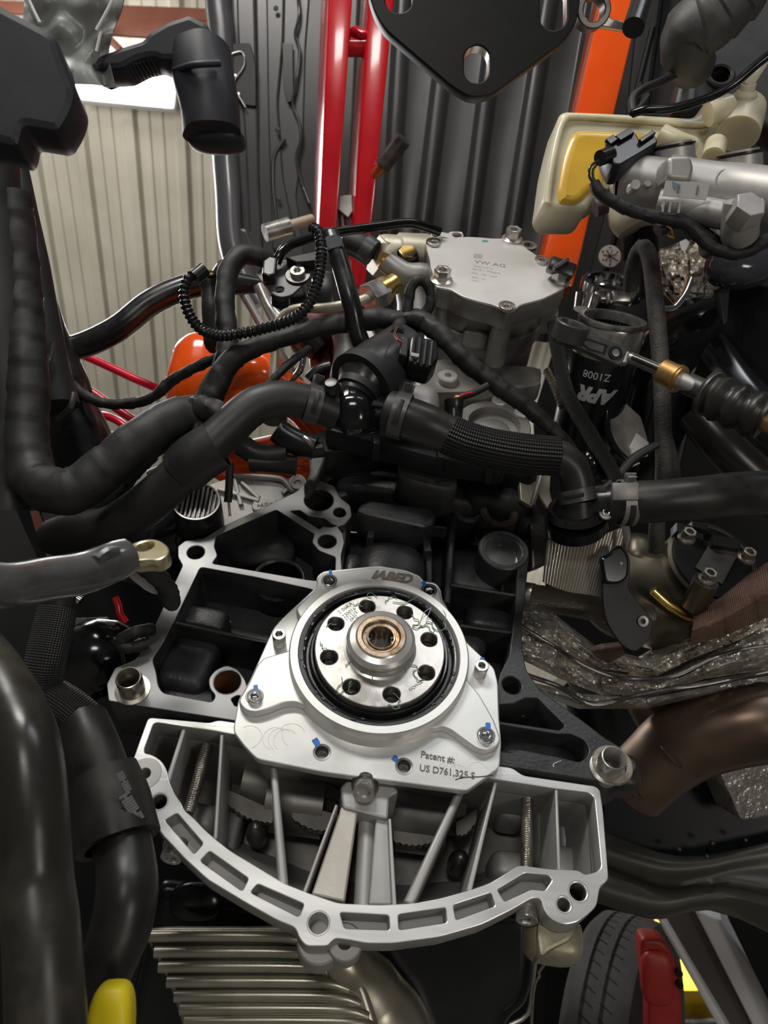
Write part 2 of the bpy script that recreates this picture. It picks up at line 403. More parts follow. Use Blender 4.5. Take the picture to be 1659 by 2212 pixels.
def emis(name, col, s):
    m = bpy.data.materials.new(name); m.use_nodes = True; b = m.node_tree.nodes['Principled BSDF']
    b.inputs['Base Color'].default_value = (*col, 1); b.inputs['Emission Color'].default_value = (*col, 1); b.inputs['Emission Strength'].default_value = s
    return m
LED = emis('led_diffuser', (1, .98, .95), 14.0)
RES = mat('milky_reservoir_plastic', (.74, .68, .50), .35, 0, coat=.2)
_b = RES.node_tree.nodes['Principled BSDF']; _b.inputs['Subsurface Weight'].default_value = .35; _b.inputs['Subsurface Radius'].default_value = (.02, .015, .006); _b.inputs['Subsurface Scale'].default_value = .6
FLUID = mat('amber_brake_fluid', (.78, .44, .03), .30, 0, col2=(.84, .56, .10), vs=16, coat=.3)

# ---------------- shared fasteners ----------------
def hexpts(r, rot=0): return [Vector((r*math.cos(PI/3*i+rot), r*math.sin(PI/3*i+rot))) for i in range(6)]
def starpts(r): return [Vector((math.cos(PI/6*i), math.sin(PI/6*i)))*(r if i % 2 == 0 else r*.72) for i in range(12)]
def socket_me(r, h, sock, rec, nrm_pts):
    """cap screw head: body, raised rim with a recessed drive"""
    a = flat([[Vector((math.cos(2*PI*i/28), math.sin(2*PI*i/28)))*r for i in range(28)], nrm_pts(sock)], h, .0004)
    a.transform(Matrix.Translation((0, 0, h)))
    b = lathe_me([(0, h-rec), (sock*1.05, h-rec)], 16); return join_me([a, b])
def cap_screw(name, fr, x, y, h, r, ht, parent, m=STEEL, drive='hex', washer=0, tilt=None, label=None):
    o = fr.px(x, y, h+ht); o = o - fr.n*ht
    pts = (lambda s: hexpts(s, .3)) if drive == 'hex' else starpts
    ob = link(name, socket_me(r, ht, r*.56, min(ht*.7, r*.7), pts), m, parent, axmat(o, fr.n, fr.u))
    if washer: lathe('washer', ringprof(washer, r*.7, .0012, 0, .0003), STEEL_D, o, fr.n, ob, 28)
    return ob
def hexbolt(name, o, z, r, ht, parent, m=STEEL, flange=1.35, recess=True):
    body = flat([hexpts(r)]+([[Vector((math.cos(2*PI*i/16), math.sin(2*PI*i/16)))*r*.5 for i in range(16)]] if recess else []), ht, .0004)
    body.transform(Matrix.Translation((0, 0, ht)))
    ms = [body]
    if recess: ms.append(lathe_me([(0, ht*.4), (r*.55, ht*.4)], 16))
    if flange: ms.append(lathe_me([(0, -.001), (r*flange, -.001), (r*flange, .0008), (r*.8, ht*.25), (0, ht*.25)], 28))
    return link(name, join_me(ms), m, parent, axmat(o, z))

# =====================================================================================
# ENGINE CORE (rear face of the engine: block, seal plate, crankshaft, oil pan)
# =====================================================================================
HB = -0.024
def split_faces(o, side, thr=.7):
    me = o.data; me.materials.append(side)
    for p in me.polygons:
        if p.normal.z < thr: p.material_index = 1
    return o
def sell(v, e): return math.copysign(abs(v)**e, v)
def bump(name, fr, x, y, h, a, b, c, m, parent, e=.5, rot=0.0, n=28):
    """rounded boss: super-ellipsoid half sizes a,b,c, its top centre seen at photo x,y when at height h+c"""
    def fn(t, s):
        s = s-PI/2
        return Vector((a*sell(math.cos(s), e)*sell(math.cos(t), e), b*sell(math.cos(s), e)*sell(math.sin(t), e), c*sell(math.sin(s), e)))
    me = blob_me(fn, n, 16); o = fr.px(x, y, h+c) - fr.n*c
    mw = fr.mat(0, o) @ Matrix.Rotation(rot, 4, 'Z')
    return link(name, me, m, parent, mw)
def web(name, fr, a, b, w1, w2, h, depth, m, parent, bev=None, h2=None):
    A, B = Vector(fr.uv(*a, h)), Vector(fr.uv(*b, h)); d = (B-A).normalized(); q = Vector((-d.y, d.x))
    lp = [A+q*w1/2, A-q*w1/2, B-q*w2/2, B+q*w2/2]
    me = flat([lp], depth, bev if bev is not None else min(w1, w2)*.3, 2)
    return link(name, me, m, parent, fr.mat(h))

block = thing('engine_block', 'black engine block with open ribbed face and grey machined edges, behind the seal plate', 'engine', E.at(0, 0, -.05))
PA = [(467, 1158), (597, 1101), (679, 1153), (674, 1171), (688, 1189), (709, 1197), (725, 1203), (724, 1235), (700, 1256), (663, 1252), (458, 1217), (470, 1200), (463, 1180)]
PA2 = [(627, 1104), (648, 1102), (665, 1114), (700, 1119), (715, 1130), (729, 1136), (715, 1139), (698, 1137), (690, 1143)]
PB = [(433, 1225), (550, 1246), (672, 1272), (720, 1300), (700, 1500), (600, 1530), (540, 1516), (536, 1495), (531, 1470), (515, 1447), (490, 1436), (466, 1446), (450, 1465), (452, 1487), (466, 1503), (458, 1517), (352, 1497), (341, 1480), (338, 1454), (329, 1424), (352, 1390), (372, 1350), (380, 1336)]
PC2 = [(507, 1524), (499, 1510), (512, 1502), (528, 1505), (540, 1530)]
LW = [(394, 1222), (384, 1203), (384, 1180), (400, 1168), (440, 1163), (486, 1134), (597, 1083), (640, 1062), (655, 1048), (690, 1038), (722, 1050), (735, 1075), (757, 1092), (760, 1115), (745, 1133), (729, 1138), (740, 1152), (744, 1172), (737, 1200), (739, 1232), (735, 1300), (800, 1400), (800, 1595), (507, 1557), (234, 1514), (230, 1478), (248, 1443), (290, 1426), (300, 1415), (337, 1345)]
f = plate('face_web', E, [LW, ('r', .002, PA), ('r', .001, PA2), ('r', .003, PB), ('r', .001, PC2), ('c', 423, 1193, .0065), ('c', 707, 1169, .0072), ('c', 689, 1080, .0122), ('c', 734, 1107, .0052), ('c', 491, 1473, .0088), ('c', 281, 1478, .0068)], HB, .046, IRON_FACE, block, bev=.0006, rnd=.0015)
split_faces(f, IRON); lab(f, 'grey machined left half of the block face')
RW = [(1118, 1228), (1144, 1200), (1139, 1242), (1127, 1350), (1130, 1410), (1137, 1445), (1165, 1490), (1261, 1558), (1309, 1595), (1334, 1609), (1374, 1647), (1375, 1663), (1334, 1689), (1312, 1690), (1193, 1671), (1081, 1654), (900, 1600), (900, 1430), (1030, 1470), (1075, 1480), (1080, 1455), (1100, 1415), (1107, 1362), (1114, 1285)]
H1 = [(1080, 1522), (1110, 1520), (1135, 1508), (1162, 1508), (1220, 1567), (1208, 1577), (1081, 1558)]
H2 = [(1081, 1565), (1205, 1586), (1232, 1585), (1262, 1598), (1273, 1618), (1268, 1635), (1252, 1646), (1204, 1634), (1120, 1618), (1105, 1626), (1081, 1622)]
f = plate('face_web', E, [RW, ('r', .0012, H1), ('r', .002, H2), ('c', 1106, 1480, .0066), ('c', 1322, 1653, .007)], HB, .046, IRON_R, block, bev=.0008, rnd=.0015)
split_faces(f, IRON); lab(f, 'black painted right half of the block face')
FL = [(384, 1180), (597, 1090), (689, 1040), (760, 1075), (960, 1085), (1150, 1125), (1127, 1350), (1167, 1490), (1370, 1650), (1325, 1685), (507, 1555), (236, 1510), (300, 1415)]
pl = [Vector(E.uv(x, y, HB)) for x, y in FL]
link('back_wall', flat([pl], .012, .001), IRON, block, E.mat(-.068))
RSPOT = mat('rust_fleck', (.30, .15, .04), .6)
# rib crossing the left pocket, ribs of the right half
web('rib', E, (374, 1343), (640, 1400), .0028, .0028, HB-.002, .044, IRON_R, block, .001)
web('rib', E, (979, 1112), (966, 1300), .0065, .0055, HB-.004, .042, IRON_R, block, .0022)
web('rib', E, (926, 1190), (930, 1300), .0060, .0040, HB-.014, .032, IRON, block, .0015)
web('rib', E, (972, 1262), (1118, 1286), .0030, .0028, HB-.002, .044, IRON_R, block, .001)
web('rib', E, (994, 1350), (1110, 1366), .0030, .0028, HB-.002, .044, IRON_R, block, .001)
web('rib', E, (745, 1130), (733, 1260), .0040, .0040, HB-.006, .040, IRON, block, .0012)
web('rib', E, (1085, 1285), (1090, 1240), .0030, .0030, HB-.018, .03, IRON, block, .001)
# cored humps seen inside the pockets
bump('cored_hump', E, 437, 1329, -.058, .0185, .0095, .016, IRON, block, .35, -.03)
bump('cored_hump', E, 405, 1425, -.058, .0190, .0210, .020, IRON, block, .4, -.05)
bump('cored_hump', E, 420, 1510, -.058, .030, .010, .012, IRON, block, .5, .05)
bump('cored_hump', E, 848, 1205, -.058, .030, .026, .026, IRON, block, .7)
bump('cored_hump', E, 640, 1395, -.058, .022, .018, .020, IRON, block, .7)
bump('cored_hump', E, 1030, 1225, -.058, .024, .022, .012, IRON, block, .5)
bump('cored_hump', E, 1010, 1370, -.058, .018, .017, .022, IRON, block, .8)
bump('cored_hump', E, 1060, 1330, -.058, .020, .012, .012, IRON, block, .6)
bump('cored_hump', E, 560, 1165, -.060, .030, .022, .012, IRON, block, .8)
bump('cored_hump', E, 1160, 1620, -.060, .030, .009, .018, IRON, block, .6)
o = E.px(602, 1250, -.045)
lathe('bore_ring', ringprof(.0215, .0180, 0, -.02, .0012), IRON_R, o, E.n, block, 40)
lathe('oil_bore', [(0, -.018), (.018, -.018), (.0182, 0)], PLAST_G, o-E.n*.001, E.n, block, 32)
for (x, y, ro, ri, h) in ((1088, 1187, .0205, .0160, HB+.001),):
    o = E.px(x, y, h)
    lathe('plug_ring', ringprof(ro, ri, 0, -.045, .0008), GREY_CLAMP, o, E.n, block, 44)
    lathe('core_plug', [(0, -.012), (.0135, -.012), (.0150, -.009), (.0150, -.0015), (.0162, -.0008)], mat('oily_plug', (.16, .16, .165), .16, .3, col2=(.24, .24, .24)), o, E.n, block, 44)
# ledge and dome between the ribs at the top
lg = [(775, 1090), (800, 1079), (925, 1096), (943, 1110), (938, 1133), (918, 1140), (790, 1112), (772, 1104)]
plate('ledge', E, [lg], HB+.012, .030, IRON, block, bev=.003, rnd=.003)
web('ledge_leg', E, (806, 1112), (800, 1160), .004, .006, HB-.006, .030, IRON, block, .0015)
web('ledge_leg', E, (916, 1135), (925, 1190), .005, .007, HB-.006, .030, IRON, block, .0015)
bump('cored_hump', E, 760, 1215, -.055, .008, .016, .02, IRON, block, .7)
# hollow bolts bosses rims and locating dowels
for x, y, r, dpt in ((423, 1193, .0066, .02), (707, 1169, .0073, .03), (689, 1080, .0124, .03), (734, 1107, .0053, .02), (491, 1473, .0089, .03), (1106, 1480, .0067, .02)):
    lathe('bolt_bore', [(0, -dpt), (r-.0003, -dpt), (r-.0003, -.0015), (r+.0008, .0002), (r+.0001, -.002)], IRON_R if (x, y) != (491, 1473) else mat('rusty_bore', (.05, .02, .006), .6, .1, col2=(.16, .07, .02)), E.px(x, y, HB), E.n, block, 32)
for x, y, rx, ry, r, m in ((285, 1494, 277, 1463, .0084, STEEL_THR), (1322, 1656, 1327, 1636, .0083, STEEL)):
    base = E.px(x, y, HB); tip = E.px(rx, ry, HB+.016); 
    d = lathe('dowel_sleeve', [(r-.0016, -.02), (r+.003, .0), (r+.003, .0008), (r, .0012), (r, .0145), (r-.0005, .0158), (r-.0012, .016), (r-.0018, .015), (r-.0018, -.02)], m, tip-E.n*.016, E.n, block, 36)
lathe('rust_ring', [(.0088, .0), (.0135, .0), (.0128, .0018), (.0088, .0022)], mat('rusty_ring', (.20, .17, .13), .6, .3, col2=(.36, .33, .28), vs=300, bump=.5, bs=900), E.px(1322, 1653, HB), E.n, block, 32)
bump('corner_boss', E, 1339, 1655, HB-.016, .016, .013, .013, IRON_R, block, .6)
for i, (x, y, r) in enumerate(((412, 1300, .0012), (420, 1290, .0008), (425, 1297, .0008), (440, 1515, .0016), (388, 1336, .0014), (497, 1342, .0010), (1060, 1250, .0012), (975, 1238, .0020), (980, 1222, .0014), (430, 1283, .0007), (1105, 1255, .0014), (1130, 1545, .0012))):
    bump('rust_spot', E, x, y, -.0595 if r < .0011 else -.05, r, r*.8, .0006, RSPOT, block, .9, n=8)
strip('scratch', [E.px(1196, 1657, HB+.0002), E.px(1196, 1650, HB+.0002), E.px(1212, 1643, HB+.0002)], .0006, .0002, STEEL, block, nrm=E.n)
# upper deck above the block face: gasket line, threaded lugs
head = thing('upper_engine_casting', 'dark engine casting with threaded lugs above the block, under the hoses', 'engine casting', E.px(900, 1000, 0))
plate('deck', E, [[(655, 1050), (690, 960), (760, 925), (1000, 950), (1140, 1000), (1175, 1060), (1150, 1120), (1000, 1095), (760, 1072)]], -.055, .05, IRON, head, bev=.003, rnd=.006)
plate('lug_plate', E, [[(688, 975), (700, 952), (790, 965), (805, 985), (800, 1010), (775, 1022), (700, 1010)], ('c', 737, 992, .0105)], -.020, .018, IRON_R, head, bev=.0015, rnd=.004)
lathe('threaded_lug', ringprof(.0150, .0085, 0, -.02, .002), IRON, E.px(728, 1044, -.03), E.n, head, 28)
lathe('threaded_lug', ringprof(.0160, .0095, 0, -.03, .0022), mat('dirty_lug', (.09, .075, .055), .6, .3, col2=(.16, .13, .10), vs=200, bump=.3), E.px(1080, 1104, HB+.002), E.n, head, 32)
lathe('thread_bore', [(0, -.02)]+[(.0095-(.0007 if i % 2 else 0), -.02+i*.0016) for i in range(12)], RUSTY, E.px(1080, 1104, HB+.001), E.n, head, 24)
lathe('threaded_lug', ringprof(.0150, .0090, 0, -.03, .002), IRON, E.px(1012, 1098, HB-.008), E.n, head, 28)
lathe('thread_bore', [(0, -.02)]+[(.0105-(.0007 if i % 2 else 0), -.02+i*.0016) for i in range(12)], RUSTY, E.px(737, 992, -.021), E.n, head, 24)
plate('gasket_cover', E, [[(855, 1010), (870, 990), (935, 1000), (985, 1025), (990, 1050), (970, 1060), (900, 1045), (862, 1030)]], .004, .03, GREY_CLAMP, head, bev=.003, rnd=.006)
plate('rail_beam', E, [[(665, 950), (690, 925), (1140, 985), (1180, 1010), (1150, 1028), (1000, 1000), (830, 965), (700, 975)]], .008, .03, PLAST, head, bev=.003, rnd=.004)
plate('rail_beam', E, [[(700, 925), (720, 905), (960, 960), (1100, 990), (1090, 1012), (950, 990)]], .030, .02, PLAST_M, head, bev=.002, rnd=.004)
for x, y in ((812, 945), (950, 975), (1060, 995)):
    plate('clip', E, [[(x-6, y-18), (x+8, y-16), (x+10, y+14), (x-5, y+12)]], .034, .02, PLAST_M, head, bev=.001)
plate('side_bracket', E, [[(668, 985), (672, 950), (700, 930), (715, 940), (700, 1000), (680, 1045), (664, 1060), (655, 1050), (670, 1020)]], .002, .012, GREY_CLAMP, head, bev=.002, rnd=.003)
bump('casting_lump', E, 1080, 1040, -.03, .030, .022, .02, IRON, head, .6)
bump('casting_lump', E, 900, 1050, -.04, .070, .012, .02, IRON, head, .5)
bump('casting_lump', E, 1160, 1110, -.05, .016, .02, .02, IRON, head, .6)

# ---------------- rear main seal plate ----------------
seal = thing('rear_seal_plate', 'bright milled aluminium rear seal plate with a raised ring, round the crank flange', 'seal plate', E.at(0, 0, -.02))
def cz(x, y): return (480+x*.39180, 1200+y*.39180)
base = [cz(*q) for q in [(64, 940), (88, 795), (150, 690), (280, 400), (330, 345), (520, 170), (520, 115), (555, 85), (860, 55), (1010, 78), (1090, 110), (1110, 140), (1180, 150), (1208, 190), (1212, 235), (1350, 480), (1500, 620), (1520, 700), (1527, 900), (1540, 1030), (1535, 1090), (1530, 1170), (1350, 1298), (560, 1195), (190, 1122), (120, 1050), (64, 975)]]
HBASE = -.0175
holes = [('c', *cz(550, 1085), .0042), ('c', *cz(1003, 1162), .0046)]
p = plate('base_plate', E, [base, ('uv', [Vector((math.cos(2*PI*i/60), math.sin(2*PI*i/60)))*.054 for i in range(60)])]+holes, HBASE, .0065, ALU, seal, bev=.0008, rnd=.003)
RR = .0608
def earpoly():
    """ear tier: union of ring disc and four ears, traced in plane coordinates"""
    ang = {}
    pts = []
    def uvz(x, y): return Vector(E.uv(*cz(x, y), -.010))
    L = [(440, 818), (400, 803), (340, 808), (290, 830), (240, 848), (180, 862), (125, 852), (92, 810), (92, 790)]
    L += [(150, 690), (190, 600), (225, 560)]
    T = [(400, 290), (520, 178), (524, 118), (556, 90), (860, 58), (1008, 82), (1086, 114), (1106, 144), (1178, 154), (1205, 192), (1205, 236), (1290, 390)]
    Rr = [(1420, 760), (1500, 900), (1540, 1010), (1520, 1050), (1450, 1075), (1400, 1058), (1320, 1000), (1260, 955), (1210, 940), (1165, 950)]
    def arc(a, b, n=14):
        A, B = uvz(*a), uvz(*b); a0, a1 = math.atan2(A.y, A.x), math.atan2(B.y, B.x)
        while a1 > a0: a1 -= 2*PI
        return [Vector((math.cos(a0+(a1-a0)*i/n), math.sin(a0+(a1-a0)*i/n)))*(RR-.0008) for i in range(1, n)]
    out = [uvz(*q) for q in L] + arc(L[-1], T[0], 6) + [uvz(*q) for q in T] + arc(T[-1], Rr[0], 6) + [uvz(*q) for q in Rr] + arc(Rr[-1], L[0], 22)
    return out
ep = earpoly()
link('ear_tier', flat([roundpoly(ep, .004), [Vector((math.cos(2*PI*i/60), math.sin(2*PI*i/60)))*.0545 for i in range(60)]], .0068, .0012, 2), ALU, seal, E.mat(-.0108))
lathe('raised_ring', [(.0543, -.018), (.0543, -.0042), (.0549, -.0032), (.0598, -.0030), (RR, -.0044), (RR+.0004, -.012), (RR+.0015, -.0175)], ALU_RING, EO, E.n, seal, 96, ang=50)
sl = lathe('oil_seal', [(.0440, -.011), (.0444, -.0062), (.0450, -.0052), (.0462, -.0050), (.0470, -.0066), (.0478, -.0092), (.0492, -.0092), (.0498, -.0062), (.0504, -.0052), (.0520, -.0046), (.0540, -.0046), (.0543, -.0056)], RUB_G, EO, E.n, seal, 96, ang=40)
for i in range(46):
    a = 2*PI*i/46+random.uniform(-.03, .03)
    if random.random() < .25: continue
    mw = E.mat(0) @ Matrix.Rotation(a, 4, 'Z') @ Matrix.Translation((random.uniform(.0505, .0530), 0, -.0044)) @ Matrix.Rotation(random.uniform(-.3, .3), 4, 'Z')
    if i == 0 or 'nubm' not in globals(): nubm = box_me(.0016, .0030, .0008, .0003, 1); nub = link('seal_nub', nubm, RUB_G, sl, mw)
    else: inst(nub, sl, mw)
for (x, y, h, ht) in ((590, 137, -.0108, .0008), (1140, 190, -.0108, .0006), (313, 432, HBASE, .0105), (1433, 605, HBASE, .0095), (178, 775, -.0108, .0010), (1455, 990, -.0108, .0008)):
    px, py = cz(x, y)
    ht += .0014 if ht < .002 else 0
    s = cap_screw('cap_screw', E, px, py, h, .0046, ht+.0012, seal, CHROME if ht < .004 else STEEL)
    if ht < .004: lathe('counterbore', [(.0047, .0003), (.0057, .0003), (.0059, .0)], STEEL_D, E.px(px, py, h+.0002), E.n, s, 28)
    lathe('drive_floor', [(0, .0001), (.0024, .0001)], RUSTY if ht < .004 else STEEL_D, s.matrix_basis.translation + E.n*(.0004 if ht < .004 else ht-.002), E.n, s, 12)
for (x, y) in ((550, 1085), (1003, 1162)):
    lathe('bolt_hole', [(0, -.006), (.0040, -.006), (.0042, 0), (.0056, .0002), (.0057, 0)], STEEL_D, E.px(*cz(x, y), HBASE), E.n, seal, 28)
def dab(x0, y0, x1, y1, w, h, name='paint_mark', m=None, parent=None):
    A, B = Vector(E.uv(x0, y0, h)), Vector(E.uv(x1, y1, h)); d = (B-A).normalized()*.001; q = Vector((-d.y, d.x)).normalized()*w/2
    lp = roundpoly([A+q*.6, A+q, (A+B)/2+q*1.1, B+q*.8, B-q*.9, (A+B)/2-q*.8, A-q], w*.4)
    return link(name, flat([lp], .0003, 0), m or BLUE, parent or seal, E.mat(h+.0003))
for (x0, y0, x1, y1, w, h) in ((597, 80, 594, 122, .0024, -.0105), (1107, 142, 1122, 174, .0030, -.0105), (182, 714, 188, 765, .0030, -.0105), (1433, 563, 1432, 580, .0030, HBASE), (1464, 922, 1466, 966, .0032, -.0105), (506, 1012, 530, 1052, .0042, HBASE), (940, 1112, 964, 1130, .0040, HBASE)):
    dab(*cz(x0, y0), *cz(x1, y1), w, h)
lab(text('lettering', 'iABED', E, cz(822, 122), cz(1050, 156), -.0106, MARK_D, seal, ysc=1.05, shear=.35, bold=.055), 'bold slanted grey lettering')
text('lettering', 'Patent #:', E, cz(1095, 1112), cz(1280, 1146), HBASE+.0002, MARK_D, seal, ysc=1.05, bold=.012)
text('lettering', 'US D761,325 S', E, cz(1088, 1186), cz(1392, 1232), HBASE+.0002, MARK_D, seal, ysc=1.05, bold=.012)
tube('scratch', [E.px(*cz(x, y), HBASE+.0002) for x, y in ((1285, 1236), (1340, 1222), (1420, 1220), (1490, 1210))], .00025, PLAST, seal, n=6)
# swirling milling marks
def swirl(x, y, r, a0, a1):
    c = Vector(E.uv(*cz(x, y), HBASE)); n = 16
    return [E.at(c.x+r*math.cos(a0+(a1-a0)*i/n), c.y+r*math.sin(a0+(a1-a0)*i/n), HBASE+.00005) for i in range(n+1)]
MILL = mat('bright_mill_mark', (.90, .89, .84), .45, .0)
for (x, y, r, a0, a1) in ((150, 1000, .0075, -1.2, 2.4), (290, 1010, .0075, 1, 4.6), (320, 1015, .0075, 1, 4.4), (350, 1020, .0075, .8, 4.2), (380, 1000, .009, .6, 2.6), (400, 990, .008, 2.8, 4.4), (1240, 1190, .006, .5, 3.8), (1270, 1195, .006, .5, 3.8), (1300, 1205, .006, .3, 4), (1180, 1150, .006, 0, 3.2), (1410, 1200, .007, .5, 3.6)):
    link('milling_mark', tube_me(swirl(x, y, r, a0, a1), .00016, n=5, step=.002, cap=False), MILL, seal)

# ---------------- crankshaft end ----------------
crank = thing('crankshaft_end', 'round steel crank flange with eight bolt holes and central hub, inside black seal', 'crank flange', EO)
HOLES = [(793.5, 1309.7), (875, 1322.3), (927.5, 1381), (922, 1452.7), (846.4, 1499.8), (759.4, 1483), (711.2, 1419.4), (726, 1347)]
disc = [Vector((math.cos(2*PI*i/90), math.sin(2*PI*i/90)))*.0437 for i in range(90)]
link('flange', flat([disc]+loops2d(E, [('c', x, y, .0056) for x, y in HOLES], 0), .012, .0007), STEEL_F, crank, E.mat(0))
for x, y in HOLES:
    lathe('hole_thread', [(0, -.012), (.0053, -.012)]+[(.0053-(.0005 if i % 2 else 0), -.011+i*.0009) for i in range(11)], STEEL_D, E.px(x, y, 0), E.n, crank, 20)
lathe('hub', [(.0245, .0), (.0228, .0006), (.0222, .0016), (.0222, .0052), (.0208, .0056), (.0206, .0068), (.0226, .0072), (.0228, .0104), (.0206, .0124), (.0170, .0136), (.0160, .0144), (.0128, .0144), (.0122, .0136)], HUBM, EO, E.n, crank, 64, ang=14)
lathe('pilot_bearing', [(.0162, .01435), (.0158, .0146), (.0130, .0147), (.0122, .0140), (.0120, .0122), (.0098, .0120), (.0092, .0134), (.0084, .0132), (.0082, .002), (.0082, -.012), (0, -.012)], RUSTY, EO, E.n, crank, 48, ang=28)
for k in range(14):
    a = 2*PI*k/14; o = EO + E.u*math.cos(a)*.0077 + E.v*math.sin(a)*.0077 + E.n*.003
    if k == 0: rol = lathe('needle_roller', [(0, -.006), (.0009, -.006), (.0009, .006), (0, .006)], STEEL_D, o, E.n, crank, 8)
    else: inst(rol, crank, axmat(o, E.n))
def squig(x, y, n, size, r=.0003, seed=0, m=None):
    rnd = random.Random(seed); c = Vector(E.uv(*cz(x, y), 0)); pts = []; a = rnd.uniform(0, 6); q = c.copy()
    for i in range(n):
        a += rnd.uniform(-1.4, 1.4); q = q + Vector((math.cos(a), math.sin(a)))*size; q = c + (q-c)*.9
        pts.append(E.at(q.x, q.y, .0004+rnd.random()*.001))
    tube('gasket_scrap', pts, r, m or GREEN, crank, n=5, step=.001)
for i, (x, y, n, s) in enumerate(((640, 660, 10, .003), (680, 640, 9, .004), (740, 650, 8, .003), (900, 280, 8, .0025), (1020, 330, 9, .003), (1060, 370, 9, .004), (1130, 345, 8, .005), (930, 775, 14, .0022), (730, 765, 9, .002), (1130, 700, 8, .0028), (600, 530, 7, .0025), (640, 395, 7, .002), (1110, 650, 8, .003), (830, 250, 7, .0025), (1150, 440, 8, .0025), (780, 275, 7, .002))):
    squig(x, y, n, s, seed=i)
tube('gasket_thread', [E.px(*cz(*q), .003) for q in ((1090, 375), (1110, 320), (1150, 290), (1130, 345), (1155, 350))], .0003, MARK, crank, n=5, step=.001)
tube('gasket_thread', [E.px(*cz(*q), .001) for q in ((940, 255), (1010, 260), (1060, 235), (1080, 225))], .0003, GREEN, crank, n=5, step=.001)
for s, a, b in (('2 06KA', (722, 268), (648, 322)), ('230016', (738, 295), (672, 345)), ('171215', (748, 315), (690, 358)), ('0M2', (752, 340), (712, 365))):
    text('stamped_number', s, E, cz(*b), cz(*a), .0001, MARK_D, crank, bold=.0, raise_=.0001, ysc=-1.0 if False else 1.0)
text('stamped_number', 'GQWGR', E, cz(1036, 748), cz(1110, 700), .0001, MARK_D, crank, raise_=.0001)

# ---------------- aluminium upper oil pan ----------------
pan = thing('upper_oil_pan', 'cast aluminium half-moon oil pan with a milled flange and inner ribs, below the seal plate', 'oil pan', E.px(800, 1850, HB-.03))
HP = HB
PO = [(320, 1549), (453, 1561), (471, 1555), (520, 1562), (900, 1622), (1081, 1655), (1106, 1658), (1130, 1675), (1285, 1698), (1296, 1706), (1303, 1752), (1315, 1901), (1296, 1915), (1289, 1958), (1270, 1975), (1246, 1993), (1216, 1998), (1187, 1984), (1173, 1962), (1169, 1942), (1151, 1939), (1104, 1966), (1039, 1998), (949, 2024), (847, 2038), (790, 2038), (750, 2030), (721, 2027), (707, 2044), (661, 2044), (646, 2027), (638, 2004), (598, 1988), (532, 1951), (449, 1901), (399, 1855), (349, 1802), (316, 1742), (293, 1689), (278, 1663), (286, 1643)]
PH = [(333, 1560), (396, 1570), (455, 1578), (510, 1588), (900, 1650), (1072, 1684), (1187, 1702), (1271, 1712), (1284, 1722), (1291, 1790), (1299, 1873), (1290, 1883), (1264, 1890), (1250, 1880), (1184, 1877), (1133, 1870), (1119, 1870), (1093, 1886), (1057, 1908), (1017, 1922), (952, 1940), (894, 1951), (822, 1955), (731, 1951), (664, 1928), (614, 1908), (548, 1868), (498, 1838), (465, 1812), (440, 1790), (420, 1768), (398, 1750), (392, 1735), (378, 1716), (366, 1689), (359, 1659), (349, 1643), (330, 1630), (309, 1626)]
SL = [[(356, 1772), (382, 1756), (439, 1822), (419, 1845)], [(432, 1860), (452, 1838), (537, 1898), (523, 1925)], [(541, 1928), (556, 1909), (657, 1953), (646, 1981)], [(734, 1971), (840, 1977), (842, 2009), (744, 2006)], [(860, 1975), (963, 1960), (966, 1993), (862, 2009)], [(979, 1955), (1061, 1928), (1070, 1957), (985, 1988)], [(1074, 1922), (1133, 1886), (1184, 1890), (1193, 1901), (1177, 1924), (1148, 1921), (1090, 1948)]]
f = plate('milled_flange', E, [PO, ('r', .003, PH)]+[('r', .0015, s) for s in SL]+[('c', 313, 1671, .0035), ('c', 344, 1731, .0044), ('c', 688, 1994, .0053), ('c', 1249, 1926, .0048), ('c', 1218, 1954, .0037)], HP, .017, ALU_FACE, pan, bev=.0006, rnd=.003)
split_faces(f, ALU_CAST)
cen = Vector(E.uv(800, 1750, HP))
out = [cen + (Vector(E.uv(x, y, HP))-cen)*(.965 if y > 1700 else .985) for x, y in PO]
hol = [Vector(E.uv(x, y, HP)) for x, y in PH]
for s_ in SL: plate('slot_floor', E, [('r', .0015, s_)], HP-.0150, .0020, ALU_CAST, pan, bev=0)
vt_ = max(p.y for p in out)
def taper(p): return Vector((cen.x+(p.x-cen.x)*.95, vt_-(vt_-p.y)*.60))
def loft(loop, z0, z1, flip):
    lo = roundpoly(loop, .003, 3); n = len(lo); v = []
    for k in range(5):
        t = k/4
        for p in lo: q = p.lerp(taper(p), t**1.5); v.append((q.x, q.y, z0+(z1-z0)*t))
    f_ = [(k*n+i, k*n+(i+1) % n, (k+1)*n+(i+1) % n, (k+1)*n+i) for k in range(4) for i in range(n)]
    me = bpy.data.meshes.new('lo'); me.from_pydata(v, [], [q[::-1] for q in f_] if flip else f_); return me
link('cavity_wall', join_me([loft(out, 0, -.074, False), loft(hol, 0, -.072, True)]), ALU_CAST, pan, E.mat(HP-.0168))
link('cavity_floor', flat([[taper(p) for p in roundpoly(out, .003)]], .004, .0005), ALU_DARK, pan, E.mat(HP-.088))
for x, y, r, d in ((313, 1671, .0035, .02), (344, 1731, .0044, .02), (688, 1994, .0053, .03), (1249, 1926, .0048, .02), (1218, 1954, .0037, .03)):
    th = y in (1731, 1926)
    lathe('threaded_hole' if th else 'bolt_hole', [(0, -d), (r-.0003, -d)]+([(r-.0002-(.0005 if i % 2 else 0), -d+i*.0011) for i in range(17)] if th else [(r-.0002, -.001)])+[(r+.0011, .0002), (r+.0012, 0)], STEEL_D if th else STEEL, E.px(x, y, HP), E.n, pan, 28)
